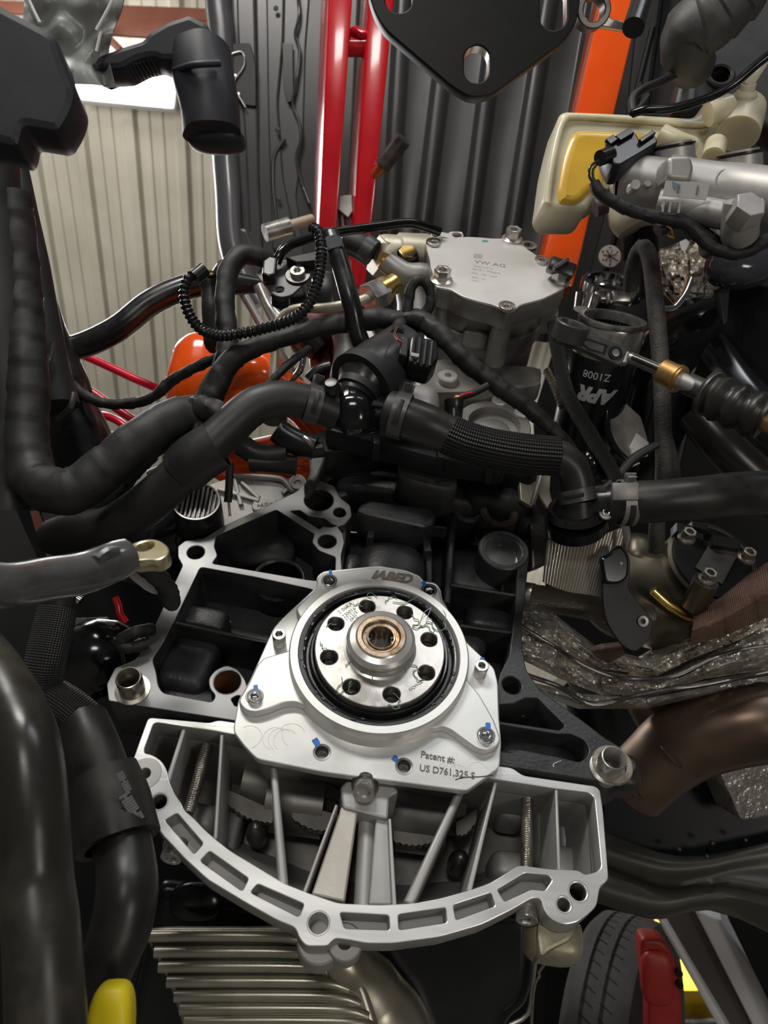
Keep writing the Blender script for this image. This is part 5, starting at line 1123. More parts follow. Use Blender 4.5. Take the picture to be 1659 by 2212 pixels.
tube('taped_branch', [(400, 880, .51, .008), (450, 885, .50, .0085), (485, 905, .50, .0080), (490, 940, .51, .0070)], .008, TAPE, bl, n=16, mode='tape', pitch=.012, amp=.14, seed=14)
tube('taped_branch', [(400, 910, .52, .011), (440, 925, .51, .012), (470, 950, .51, .011), (440, 980, .52, .009)], .008, TAPE, bl, n=16, mode='tape', pitch=.012, amp=.14, seed=15)
tube('taped_branch', [(330, 980, .53, .006), (290, 1020, .53, .0055), (265, 1060, .53, .0052), (270, 1110, .54, .005)], .006, TAPE, bl, n=14, mode='tape', pitch=.010, amp=.12, seed=16)
tube('hanging_lead', [(497, 1000, .54, .003), (495, 1050, .54, .003), (492, 1085, .54, .003)], .003, TAPE, bl, n=10)
tube('lead_tip', [(494, 1085, .54), (497, 1115, .54)], .0010, STEEL, bl, n=8)
sg = thing('sagging_loom', 'thin shiny taped cable sagging across the roof view to the orange pipe', 'cable', P(300, 850, .6))
tube('taped_run', [(118, 795, .62), (150, 822, .61), (180, 852, .60), (225, 870, .595), (280, 872, .59), (330, 858, .585), (375, 820, .58, ), (420, 795, .575), (472, 772, .57)], .0042, TAPE, sg, mode='tape', pitch=.014, amp=.14, n=14, seed=21)
cvt = thing('convoluted_loop', 'thin ribbed black convoluted tube looping round the bracket and harness', 'conduit', P(540, 640, .55))
tube('ribbed_tube', [(676, 492, .57), (690, 505, .565), (694, 545, .56), (688, 600, .555), (668, 655, .55), (630, 690, .545), (560, 712, .54), (510, 722, .54), (470, 724, .545), (430, 708, .55), (405, 670, .55), (398, 630, .55), (408, 602, .552), (426, 590, .555)], .0038, PLAST, cvt, mode='corr', pitch=.0036, amp=.17, n=14)
tube('end_boot', [(420, 600, .552, .0056), (442, 582, .555, .0056)], .0055, PLAST, cvt, n=16)
inj = thing('ignition_boot', 'upright black plug boot rising from the orange pipe behind the harness', 'plug boot', P(455, 660, .6))
tube('boot_body', [(452, 590, .62, .0080), (452, 610, .62, .0085), (455, 628, .62, .0076), (456, 650, .62, .0080), (458, 665, .62, .0088), (462, 740, .625, .0085), (464, 752, .625, .006)], .008, RUB, inj, n=22, step=.003)
lathe('metal_washer', [(.003, 0), (.007, 0), (.007, .001), (.003, .001)], COPPER, P(452, 590, .615), IM((0, -.8, -.6)), inj, 20, closed=True)
tube('small_stub', [(474, 590, .61), (484, 575, .60)], .006, STEEL_D, inj, n=16)
brk = thing('bolted_bracket', 'shiny black triangular bracket with a star bolt and a hole, under the convoluted tube', 'bracket', P(610, 600, .58))
BKf = fcam(610, 600, .585, (0, -.55, -.85), (1, -.1, 0))
plate('bracket_plate', BKf, [[(552, 592), (572, 570), (640, 565), (690, 560), (690, 585), (660, 610), (630, 638), (605, 642), (590, 636)], ('c', 604, 625, .0036)], 0, .002, GREY_CLAMP, brk, bev=.0006, rnd=.004)
plate('bracket_upright', BKf, [[(618, 555), (690, 540), (700, 560), (640, 566)]], .010, .012, PLAST, brk, bev=.001)
sc_ = cap_screw('star_bolt', BKf, 642, 583, .001, .0060, .0055, brk, STEEL, drive='star', washer=.0100)
plate('harness_clip', fcam(578, 575, .575, (.1, -.5, -1)), [[(568, 562), (582, 552), (598, 556), (596, 572), (594, 592), (580, 596), (566, 590)]], 0, .012, PLAST, brk, bev=.0015, rnd=.001)
tube('post_below', [(606, 640, .59, .0075), (606, 656, .595, .0075)], .007, PLAST, brk, n=20)
rl = thing('black_rail_pipe', 'bent black steel pipe running from the bracket over to the lidded pump', 'pipe', P(800, 490, .6))
tube('pipe', [(596, 570, .585), (606, 548, .585), (625, 530, .59), (660, 518, .595), (700, 506, .60), (780, 494, .61), (840, 486, .62), (872, 482, .625), (900, 484, .63), (950, 500, .64)], .0040, PLAST_G, rl, n=16)
vt = thing('vertical_black_tube', 'black rubber tube with a metal clip running down beside the convoluted tube', 'tube', P(745, 600, .56))
tube('tube_wall', [(716, 510, .575), (724, 535, .57), (738, 580, .565), (752, 630, .56), (762, 670, .56), (772, 720, .565), (790, 760, .57)], .0072, RUB_G, vt, n=22)
plate('metal_clip', fcam(722, 520, .562, (0, -.2, -1), (1, -.3, 0)), [[(702, 512), (722, 505), (740, 512), (742, 530), (712, 538), (704, 530)]], 0, .003, CHROME, vt, bev=.0006, rnd=.001)
sen = thing('two_pin_sensor', 'small black sensor with gold pins and coloured leads, above the woven hose', 'sensor', P(982, 880, .54))
tube('sensor_can', [(980, 866, .54, .0075), (980, 880, .54, .0070), (978, 905, .545, .0070)], .007, PLAST, sen, n=20, hollow=.75)
tube('lead_wire', [(984, 862, .535), (1000, 852, .535), (1020, 848, .537)], .0008, REDLINE, sen, n=6)
tube('lead_wire', [(976, 864, .535), (986, 856, .534), (1000, 854, .536)], .0008, BRASS, sen, n=6)

# ---------------- far left and behind ----------------
lb = thing('left_black_bar', 'shiny black anti-roll bar shape rising from the left bundle toward the engine, before the roof', 'bar', P(300, 680, .72))
tube('thick_pipe', [(158, 752, .70, .0115), (200, 738, .70, .0120), (260, 706, .70, .0120), (320, 658, .705, .0120), (380, 628, .71, .0120), (440, 612, .715, .0120), (500, 612, .72, .011), (560, 616, .73, .008)], .0122, RUB_G, lb, n=28)
tube('thin_arm', [(28, 250, .66), (40, 380, .66), (62, 520, .67), (90, 620, .68), (118, 700, .69), (142, 748, .695), (168, 754, .70)], .0085, RUB_G, lb, n=22)
bun = thing('left_upright_bundle', 'tall bundle of dark taped hoses rising along the left edge, held by grey ties', 'hose bundle', P(60, 700, .6))
tube('hose_run', [(8, 280, .58, .012), (40, 440, .58, .013), (72, 600, .58, .014), (96, 760, .575, .016), (120, 880, .57, .018)], .014, TAPE, bun, n=22)
tube('hose_run', [(-30, 280, .52, .020), (-12, 480, .52, .020), (10, 700, .52, .020), (20, 900, .52, .020), (10, 1100, .52, .02)], .02, RUB, bun, n=22)
tube('hose_run', [(60, 560, .62, .010), (100, 700, .62, .014), (140, 850, .62, .022), (170, 960, .62, .028), (200, 1060, .62, .030)], .02, RUB_G, bun, n=26)
for pts in (((30, 540, .56), (48, 530, .555), (66, 520, .565)), ((88, 808, .56), (104, 785, .552), (114, 740, .555)), ((126, 905, .56), (152, 880, .55), (160, 850, .555))):
    tube('grey_tie', list(pts), .0022, GREY_CLAMP, bun, n=8, squash=1)
bc = thing('pale_round_cap', 'pale grey round cap glimpsed between the left looms and the red hoses', 'cap', P(225, 965, .85))
lathe('cap_disc', [(0, .002), (.030, .002), (.036, 0), (.038, -.006), (.038, -.02)], mat('pale_grey_plastic', (.34, .34, .35), .5, 0, col2=(.42, .42, .43), vs=20), P(235, 975, .80), IM((.1, -.75, -.7)), bc, 40)
for k in range(3): tube('cap_rib', [P(205+k*24, 944+k*4, .775), P(222+k*22, 975+k*6, .765)], .0012, bpy.data.materials['pale_grey_plastic'], bc, n=8)
bx = thing('silver_capped_plug', 'small silver capped end on the red curved hose, left', 'plug', P(188, 905, .78))
link('plug_end', tube_me([P(176, 903, .78), P(196, 901, .775)], .006, n=16), STEEL, bx)
link('plug_end', tube_me([P(178, 922, .78), P(200, 920, .775)], .005, n=16), STEEL_D, bx)
for i, (pts, lb_) in enumerate(((((150, 756, .75), (200, 776, .75), (300, 822, .74), (380, 855, .73), (450, 884, .72)), 'bright red hose crossing lowest beam of roof view, uppermost of the three red hoses'),
                                (((140, 806, .76), (175, 830, .755), (230, 868, .75), (300, 915, .74)), 'bright red hose under the sagging cable, middle of the three red hoses'),
                                (((190, 900, .775), (225, 898, .77), (258, 912, .765), (290, 940, .76)), 'short curved red hose with a silver end, lowest of the three red hoses'))):
    t = tube('red_hose', list(pts), .0042, REDLINE, None, n=16); tag(t, lb_.replace('crossing lowest beam of roof view', 'slanting across the roof view'), 'hose', 'red hoses on the left')
op = thing('orange_pipe', 'glossy orange rounded pipe with a branch, behind the harness on the left', 'pipe', P(480, 830, .66))
OPf = fcam(460, 820, .66, (0, 0, -1))
tube('pipe_bulb', [(446, 742, .69, .016), (440, 775, .68, .028), (436, 830, .675, .032), (440, 880, .68, .032), (450, 930, .69, .028)], .03, ORANGE, op, n=36)
tube('pipe_branch', [(470, 840, .67, .026), (520, 810, .655, .022), (556, 800, .65, .020), (600, 840, .66, .018), (660, 880, .67, .018), (700, 930, .68, .018)], .02, ORANGE, op, n=32)
tube('pipe_branch', [(540, 790, .66, .020), (530, 850, .655, .018), (505, 900, .655, .014), (490, 940, .66, .012)], .02, ORANGE, op, n=28)
tube('lower_pipe', [(430, 940, .70, .022), (520, 1000, .70, .024), (620, 990, .69, .024), (690, 1000, .69, .02)], .02, ORANGE, op, n=28)
lathe('mount_boss', [(0, 0), (.0045, 0), (.0048, -.002), (.0095, -.002), (.0105, -.004), (.0105, -.03)], GREYCAST, P(588, 842, .63), IM((0, -.8, -.6)), op, 26)
dk = thing('dark_linkage', 'dark metal levers and small clips behind the harness, above the orange branch', 'linkage', P(680, 780, .7))
tube('lever', [(690, 730, .68, .010), (700, 790, .68, .013), (712, 850, .68, .010)], .01, mat('dark_red_metal', (.14, .012, .008), .35, .3), dk, n=18)
tube('lever', [(530, 640, .69, .004), (600, 760, .69, .005), (650, 830, .69, .004)], .004, GREYCAST, dk, n=12)
tube('lever', [(560, 616, .70, .006), (580, 660, .70, .006), (600, 690, .70, .008)], .004, STEEL, dk, n=12)
tube('lever', [(640, 700, .66, .012), (670, 740, .66, .012), (690, 760, .66, .01)], .01, PLAST, dk, n=16)
bump('valve_block', fcam(650, 700, .68, (0, -.3, -1)), 690, 690, 0, .03, .02, .02, mat('dark_red_metal2', (.07, .010, .008), .3, .3), dk, .5)
box('small_plug', P(700, 630, .64), .02, .02, .03, PLAST, dk, z=UP, b=.003)
tube('chrome_link', [(655, 770, .64, .003), (648, 800, .64, .003), (622, 830, .65, .003)], .003, CHROME, dk, n=10)
tube('dark_rod', [(668, 822, .65, .006), (690, 800, .65, .006), (715, 792, .65, .006)], .003, PLAST, dk, n=12)
cl2 = thing('dark_hose_cluster', 'tangle of thin black plugs and leads behind the left hose, above the block', 'wiring', P(620, 960, .6))
for i, pts in enumerate(((((520, 960), (560, 980), (620, 985)), .009), (((600, 930), (630, 950), (680, 968)), .010), (((540, 1000), (580, 1000), (640, 1006)), .008), (((430, 960), (410, 1010), (380, 1060)), .010), (((330, 1040), (390, 1020), (440, 1010)), .010), (((620, 960), (660, 975), (700, 970)), .006))):
    tube('lead', [P(x, y, .58) for x, y in pts[0]], pts[1], PLAST if i % 2 else RUB, cl2, n=14, jit=.2, seed=i)
tube('steel_clip', [(655, 945, .56), (668, 955, .56), (672, 962, .56)], .0022, STEEL, cl2, n=8)
fan = thing('finned_round_cap', 'round black cap with a pale ribbed top under the left coolant hose', 'cap', P(420, 1090, .60))
FNf = fcam(425, 1085, .585, (.1, -.6, -.8))
lathe('cap_cup', [(0, -.001), (.0165, -.001), (.0165, .001), (.0185, .001), (.0190, 0), (.0195, -.03), (0, -.03)], PLAST, FNf.o, FNf.n, fan, 40)
lathe('pale_rim', ringprof(.0185, .0168, .0016, .0005, .0003), LIGHTCAST, FNf.o, FNf.n, fan, 40)
for k in range(9):
    a = -.014+.0035*k; hh = math.sqrt(max(.0165**2-a*a, 1e-6))
    bar('cap_fin', FNf.at(a, -hh, .0004), FNf.at(a, hh, .0004), .0018, .0018, LIGHTCAST, fan, z=FNf.n, b_=.0003)
cup = thing('black_mount_cup', 'black round moulded housing under the finned cap, left of the block corner', 'housing', P(330, 1160, .62))
tube('cup_body', [(430, 1110, .62, .022), (400, 1150, .63, .030), (370, 1220, .64, .030)], .03, PLAST_G, cup, n=36)
lug = thing('battery_cable', 'thick grey-black cable with a gold ring terminal, sticking in from the left edge', 'cable', P(200, 1230, .33))
tube('cable_sheath', [(-80, 1248, .27, .0082), (0, 1262, .28, .0086), (90, 1254, .30, .0090), (160, 1242, .315, .0092), (210, 1226, .325, .0090), (250, 1212, .33, .0088), (277, 1202, .335, .0080)], .009, mat('glossy_grey_sheath', (.055, .055, .058), .22, 0, col2=(.10, .10, .10), vs=40, coat=.6, rvar=.08), lug, n=28, jit=.12)
tube('shrink_wrinkle', [(205, 1212, .318), (225, 1196, .322), (252, 1192, .326)], .0035, bpy.data.materials['glossy_grey_sheath'], lug, n=14, jit=.4)
LGf = fcam(320, 1188, .345, (-.05, -.85, -.5))
plate('ring_terminal', LGf, [[(268, 1192), (286, 1172), (320, 1163), (345, 1166), (364, 1180), (366, 1196), (345, 1210), (318, 1208), (290, 1212), (276, 1206)], ('c', 312, 1180, .0042)], 0, .007, GOLD, lug, bev=.0008, rnd=.003)
ul = thing('underlying_terminal', 'pale metal tongue and taped leads below the gold ring terminal', 'terminal', P(320, 1260, .45))
strip('tongue', [(280, 1205, .42, .014), (300, 1235, .43, .012), (325, 1262, .44, .009), (345, 1275, .445, .006)], .012, .002, LIGHTCAST, ul)
tube('taped_lead', [(290, 1205, .40), (310, 1220, .41), (340, 1245, .425), (362, 1275, .44), (372, 1300, .46)], .0055, TAPE, ul, n=14, mode='tape', pitch=.01, amp=.15)
tube('dark_arc', [(230, 1235, .46, .003), (290, 1240, .46, .006), (340, 1270, .47, .004), (370, 1310, .47, .003)], .004, PLAST, ul, n=10)
# lower left hoses
bh = thing('woven_sleeve_hose', 'black hose in a fine woven sleeve going down behind the battery cable, left', 'hose', P(115, 1400, .45))
tube('hose_neck', [(130, 1270, .44, .0098), (122, 1320, .44, .0098)], .0098, RUB, bh, n=26)
tube('woven_sleeve', [(124, 1316, .44, .0112), (112, 1370, .435, .0115), (98, 1430, .43, .0115), (92, 1485, .43, .0112), (110, 1520, .43, .0110)], .0112, BRAID2, bh, n=30)
tube('woven_sleeve', [(100, 1500, .43, .0112), (140, 1525, .43, .0120), (180, 1560, .43, .0125), (205, 1600, .43, .0130)], .0112, BRAID2, bh, n=30)
tube('hose_wall', [(180, 1560, .43, .0140), (200, 1610, .42, .0145), (222, 1680, .41, .0150), (240, 1740, .40, .0150), (258, 1800, .39, .0150), (272, 1870, .38, .0150), (274, 1930, .37, .0152), (262, 2000, .365, .0150), (240, 2060, .36, .0140), (222, 2110, .36, .0135), (215, 2180, .36, .0125)], .013, RUB_OLD, bh, n=32)
slv = tube('thick_sleeve', [(218, 1672, .405, .0195), (238, 1740, .398, .0215), (256, 1822, .388, .0218)], .02, RUB_OLD, bh, n=34, hollow=.78)
rw = SCR = mat('scuffed_print', (.20, .20, .20), .6)
fs = Frame(P(262, 1720, .3785), IM((.45, -.05, -1)), IM((.35, 1, 0)))
text('worn_print', 'IIIHI8I', fs, (252, 1672), (272, 1712), 0, rw, slv, bold=.03, raise_=.0001)
text('worn_print', 'HIIIIHII', fs, (258, 1722), (292, 1778), 0, rw, slv, bold=.05, raise_=.0001, ysc=1.3)
gh = thing('foreground_dusty_pipe', 'large dusty dark pipe standing nearest the lens along the lower left edge', 'pipe', P(80, 1800, .3))
tube('pipe_wall', [(-110, 1350, .37, .0150), (-35, 1440, .34, .0145), (25, 1530, .325, .0138), (58, 1620, .31, .0135), (72, 1760, .30, .0136), (78, 1900, .295, .0140), (92, 2040, .285, .0142), (105, 2320, .275, .0146)], .014, mat('dusty_pipe_rubber', (.030, .028, .024), .36, .1, col2=(.075, .066, .05), vs=26, vlo=.5, vhi=.75, rvar=.12, bump=.15, bs=120), gh, n=36)
ballh = thing('glossy_black_canister', 'smooth glossy black canister behind the woven sleeve hose, left of the block', 'canister', P(210, 1440, .55))
tube('canister_body', [(140, 1500, .56, .020), (180, 1440, .56, .028), (215, 1420, .56, .030), (250, 1430, .565, .028), (262, 1440, .565, .022)], .02, PLAST_G, ballh, n=36)
tube('canister_seam', [(240, 1382, .54), (262, 1410, .54), (270, 1450, .542)], .0014, PLAST, ballh, n=8)
lp_ = thing('small_wire_loop', 'small taped wire loop tucked against the left rib of the block', 'wire', P(290, 1380, .5))
tube('taped_loop', [(330, 1360, .51), (295, 1365, .50), (268, 1378, .50), (262, 1392, .50), (280, 1398, .50), (318, 1390, .505)], .0042, TAPE, lp_, n=14, mode='tape', pitch=.009, amp=.12)
sp = thing('steel_side_plate', 'small bright steel plate behind the woven sleeve hose, left', 'plate', P(195, 1350, .6))
plate('bent_plate', fcam(195, 1350, .6, (0, -.4, -1)), [[(160, 1335), (232, 1332), (230, 1370), (160, 1378)]], 0, .006, STEEL_D, sp, bev=.001)
tube('red_cable', [(248, 1290, .6), (256, 1310, .6), (258, 1325, .6), (272, 1345, .6)], .003, RED, sp, n=10)
tube('plate_edge', [(162, 1290, .6), (175, 1298, .6)], .004, CHROME, sp, n=10)
hub2 = thing('left_strut_strip', 'thin shiny body edge strip with a reddish seam, far left below the loom', 'trim', P(70, 1120, .7))
strip('edge_strip', [(30, 1020, .7, .02), (70, 1120, .7, .02), (110, 1210, .7, .02)], .02, .004, PLAST_G, hub2)
strip('red_seam', [(70, 1090, .69, .006), (90, 1150, .69, .008), (115, 1200, .69, .01)], .006, .003, mat('brown_red_seam', (.16, .05, .04), .5), hub2)

# =====================================================================================
# RIGHT SIDE
# =====================================================================================
def q3(x, y): return (1059+x*.36166, y*.36166)
def q5(x, y): return (1159+x*.30139, 500+y*.30139)
res = thing('brake_fluid_reservoir', 'milky cream plastic reservoir with amber fluid inside, in front of the orange bar', 'reservoir', P(1400, 320, .62))
RSf = fcam(1400, 320, .62, (.05, -.12, -1), (1, .06, 0))
ro = [q3(*p) for p in [(420, 668), (452, 652), (560, 656), (900, 672), (1210, 692), (1262, 660), (1280, 610), (1330, 570), (1400, 562), (1485, 578), (1530, 640), (1575, 700), (1560, 800), (1580, 900), (1570, 960), (1400, 1000), (1000, 960), (800, 970), (745, 1010), (735, 1080), (680, 1140), (620, 1175), (590, 1240), (550, 1258), (360, 1254), (318, 1200), (330, 1120), (355, 930), (385, 800)]]
plate('tank', RSf, [ro], 0, .045, RES, res, bev=.006, rnd=.006, res=4)
fl = [q3(*p) for p in [(490, 750), (900, 770), (1020, 800), (1200, 880), (1290, 960), (1000, 1000), (800, 985), (700, 1040), (700, 1120), (610, 1150), (570, 1200), (520, 1230), (400, 1225), (385, 1140), (430, 900)]]
plate('fluid_window', RSf, [fl], .0030, .024, FLUID, res, bev=.009, rnd=.012, res=5)
tube('moulded_seam', [RSf.px(*q3(*p), .0015) for p in [(340, 1215), (352, 1100), (380, 930), (415, 780), (450, 710), (520, 695), (800, 712), (1050, 732), (1260, 745), (1310, 720), (1330, 650), (1370, 600)]], .0028, RES, res, n=14, squash=.8)
tube('filler_neck', [P(*q3(1478, 800), .60), P(*q3(1500, 720), .605), P(*q3(1515, 650), .61)], .0170, RES, res, n=28)
tube('spout', [P(*q3(1505, 640), .60), P(*q3(1530, 560), .595), P(*q3(1545, 500), .59)], .0058, RES, res, n=20)
lathe('spout_collar', [(0, .004), (.0075, .003), (.0088, 0), (.0080, -.003), (0, -.004)], RES, P(*q3(1528, 568), .595), P(*q3(1545, 500), .59)-P(*q3(1528, 568), .595), res, 24)
me = box_me(.0085, .0070, .020, .0012); link('spout_tip', me, RES, res, axmat(P(*q3(1580, 435), .588), P(*q3(1610, 400), .585)-P(*q3(1545, 500), .59), RIGHT))
tube('corner_bulge', [P(*q3(1300, 680), .598), P(*q3(1360, 660), .598), P(*q3(1420, 640), .60)], .010, RES, res, n=20)
tube('ribbed_shoulder', [P(*q3(1020, 800), .598), P(*q3(1120, 850), .595), P(*q3(1200, 880), .60)], .008, RES, res, n=18)
tube('outlet_peg', [P(*q3(1350, 860), .60), P(*q3(1330, 940), .59)], .0085, RES, res, n=22)
tube('lower_cup', [(1362, 430, .62, .0200), (1368, 470, .62, .0200), (1376, 492, .62, .0165)], .02, RES, res, n=32)
mc = thing('master_cylinder', 'cast aluminium brake master cylinder lying below the cream reservoir, right edge', 'master cylinder', P(1500, 400, .55))
M0, M1 = P(1352, 388, .565), P(1760, 445, .50); dM = (M1-M0).normalized()
tube('cylinder_barrel', [P(1349, 386, .565), P(1450, 400, .552)], .0178, LIGHTCAST, mc, n=36)
tube('cylinder_barrel', [P(1438, 394, .552), P(1530, 410, .54), P(1600, 416, .53), P(1760, 440, .50)], .0192, LIGHTCAST, mc, n=36)
lathe('end_cone', [(.0180, 0), (.0176, .002), (.0120, .007), (.0060, .011), (.0, .0125)], LIGHTCAST, P(1350, 386, .565), -dM, mc, 36)
MF = Frame(P(1500, 410, .525), IM((.1, .1, -1)), dM)
plate('upper_boss', MF, [[q3(*p) for p in [(1065, 930), (1200, 925), (1225, 1000), (1200, 1080), (1060, 1070)]]], .002, .02, LIGHTCAST, mc, bev=.003, rnd=.004, res=3)
for x, y, r in ((1400, 1085, .0075), (860, 1110, .0035), (935, 1105, .0022)):
    lathe('cast_plug', [(0, .003), (r, .003), (r+.001, 0), (r+.001, -.006)], LIGHTCAST, P(*q3(x, y), .523 if r > .005 else .545), IM((0, .05, -1)), mc, 26)
for x, y in ((1090, 905), (1490, 950)):
    lathe('port_grommet', [(.0, .006), (.0135, .006), (.0140, .003), (.0158, .002), (.0158, 0), (.0165, -.01)], LIGHTCAST, P(*q3(x, y), .56), IM((-.15, -.9, -.35)), mc, 30)
    lathe('rubber_ring', [(.0140, .0030), (.0162, .0030), (.0162, .0045), (.0140, .0045)], PLAST, P(*q3(x, y), .56), IM((-.15, -.9, -.35)), mc, 30, closed=True)
tube('side_channel', [P(*q3(1000, 1215), .532), P(*q3(1200, 1250), .525), P(*q3(1420, 1290), .515)], .0098, LIGHTCAST, mc, n=24, hollow=.55)
MS = Frame(P(1485, 408, .5075), IM((.14, .05, -1)), dM)
st = plate('sticker', MS, [[q3(*p) for p in [(1050, 1078), (1312, 1090), (1290, 1195), (1030, 1168)]]], 0, .0006, LABELW, mc, bev=.0001)
dab_m = mat('blue_grey_ink', (.15, .25, .35), .5)
tri = plate('printed_mark', MS, [[q3(*p) for p in [(1090, 1082), (1125, 1100), (1105, 1135), (1092, 1115)]]], .0006, .0003, dab_m, st, bev=0)
text('printed_code', '04281', MS, q3(1128, 1155), q3(1138, 1100), .0004, MARK_D, st, raise_=.0001)
text('printed_code', '04281', MS, q3(1240, 1165), q3(1250, 1110), .0004, MARK_D, st, raise_=.0001)
text('cast_number', '19', MS, q3(1530, 1095), q3(1575, 1092), .001, GREYCAST, mc, bold=.03, raise_=.0006)
text('cast_number', '0779', MS, q3(1515, 1165), q3(1620, 1170), .001, GREYCAST, mc, bold=.03, raise_=.0006)
MS2 = Frame(P(1485, 455, .512), IM((.1, .25, -1)), dM)
text('cast_lettering', 'ITT', MS2, q3(1020, 1262), q3(1150, 1272), .0, GREYCAST, mc, bold=.03, raise_=.0006)
text('cast_lettering', '21 8', MS2, q3(1290, 1285), q3(1380, 1290), .0, GREYCAST, mc, bold=.03, raise_=.0006)
tube('outlet_boss', [P(*q3(1510, 1200), .50), P(*q3(1500, 1290), .505), P(*q3(1490, 1360), .51), P(*q3(1490, 1400), .515)], .0125, LIGHTCAST, mc, n=26)
me = flat([hexpts(.0110, .3)], .016, .001); link('hex_plug', me, LIGHTCAST, mc, axmat(P(*q3(1560, 1215), .488), IM((.1, -.4, -1))))
lc = thing('reservoir_plug', 'black two-wire electrical plug in front of the cream reservoir', 'connector', P(1360, 310, .54))
PLf = fcam(1365, 310, .545, (.1, -.5, -1), (1, -.45, 0))
plate('plug_shell', PLf, [[q3(*p) for p in [(690, 850), (800, 790), (870, 790), (900, 850), (985, 800), (1005, 850), (900, 915), (780, 985), (740, 980), (700, 900)]]], 0, .018, PLAST, lc, bev=.0015, rnd=.002)
plate('plug_latch', PLf, [[q3(*p) for p in [(745, 810), (830, 760), (862, 790), (780, 838)]]], .003, .004, PLAST_G, lc, bev=.0006)
plate('plug_latch', PLf, [[q3(*p) for p in [(690, 830), (735, 800), (765, 830), (720, 862)]]], .003, .003, PLAST_G, lc, bev=.0006)
plate('plug_slot', PLf, [[q3(*p) for p in [(890, 830), (970, 775), (990, 790), (905, 850)]]], .003, .003, PLAST_G, lc, bev=.0006)
tube('plug_tail', [P(*q3(720, 920), .54), P(*q3(655, 945), .535)], .0055, PLAST, lc, n=18)
tube('thin_wire', [P(*q3(*p), .53) for p in ((650, 960), (600, 990), (590, 1050), (620, 1100), (650, 1140))], .0010, PLAST, lc, n=8)
tube('thin_wire', [P(*q3(*p), .532) for p in ((650, 970), (615, 1010), (615, 1060), (640, 1110), (660, 1150))], .0010, mat('green_wire', (.02, .06, .02), .4), lc, n=8)
wr = thing('cylinder_wiring', 'taped black cable drooping in front of the master cylinder to the right edge', 'cable', P(1500, 490, .5))
tube('taped_run', [P(*q3(*p), .515) for p in ((620, 1090), (650, 1150), (720, 1200), (850, 1260), (1000, 1300), (1150, 1330), (1230, 1400), (1330, 1480), (1450, 1515), (1560, 1490), (1700, 1400))], .0042, TAPE, wr, mode='tape', pitch=.011, amp=.12, n=14, seed=31)
tube('taped_run', [P(*q3(*p), .525) for p in ((1000, 1380), (1100, 1320), (1200, 1340), (1300, 1420), (1400, 1480))], .0050, TAPE, wr, n=14, mode='tape', pitch=.012, amp=.12, seed=32)
tube('brass_clip', [P(*q3(*p), .52) for p in ((1040, 1340), (1085, 1370), (1095, 1420), (1060, 1400))], .0010, BRASS, wr, n=6)
tube('purple_plug', [P(*q3(625, 1245), .60), P(*q3(690, 1225), .60)], .0070, mat('mauve_plastic', (.14, .10, .11), .3), wr, n=16)
for pts, r in ((((1365, 500, .64), (1363, 560, .65)), .0085), (((1398, 500, .63), (1400, 540, .63), (1402, 640, .65)), .0085)):
    tube('reservoir_pipe', list(pts), r, RUB_OLD, wr, n=20)
ho = thing('upper_right_hose', 'fat grey-black taped hose bending down at the upper right', 'hose', P(1500, 80, .6))
tube('hose_wall', [(1640, -90, .56, .020), (1600, -20, .57, .021), (1545, 35, .58, .023), (1490, 70, .59, .022), (1485, 110, .60, .020), (1500, 150, .62, .017)], .02, mat('greyed_hose_tape', (.045, .045, .044), .55, 0, col2=(.09, .09, .088), vs=30, bump=.4, bs=200), ho, mode='tape', pitch=.014, amp=.08, n=28, seed=41)
hb = thing('rough_black_duct', 'black plastic duct piece with a round hole, upper right behind the reservoir', 'duct', P(1560, 150, .7))
HBf = fcam(1560, 150, .68, (-.1, -.2, -1))
plate('duct_body', HBf, [[(1470, 150), (1500, 110), (1560, 60), (1640, -60), (1760, -60), (1760, 330), (1640, 260), (1560, 205), (1500, 235), (1450, 240)], ('c', 1555, 165, .008)], 0, .03, RUB, hb, bev=.006, rnd=.01, res=3)
lathe('hole_collar', ringprof(.013, .0085, .004, -.002, .0015), RUB, HBf.px(1555, 165, .001), HBf.n, hb, 28)
plate('grey_clip', HBf, [[(1478, 170), (1500, 140), (1508, 150), (1500, 215), (1488, 216), (1492, 170)]], .006, .006, GREY_CLAMP, hb, bev=.001)
tw = thing('thin_black_cable', 'thin shiny black cable rising to the right edge above the cream reservoir', 'cable', P(1500, 200, .55))
tube('cable_run', [(1366, 246, .57), (1390, 238, .565), (1450, 234, .56), (1520, 215, .555), (1580, 185, .55), (1640, 135, .545), (1700, 90, .54)], .0032, PLAST_G, tw, n=14)
tube('cable_tail', [(1368, 244, .58), (1366, 215, .585), (1385, 195, .59), (1430, 175, .60), (1480, 148, .61)], .0034, TAPE, tw, n=12)
tube('cable_tail', [(1376, 238, .58), (1395, 215, .585), (1400, 205, .59)], .0020, TAPE, tw, n=8)

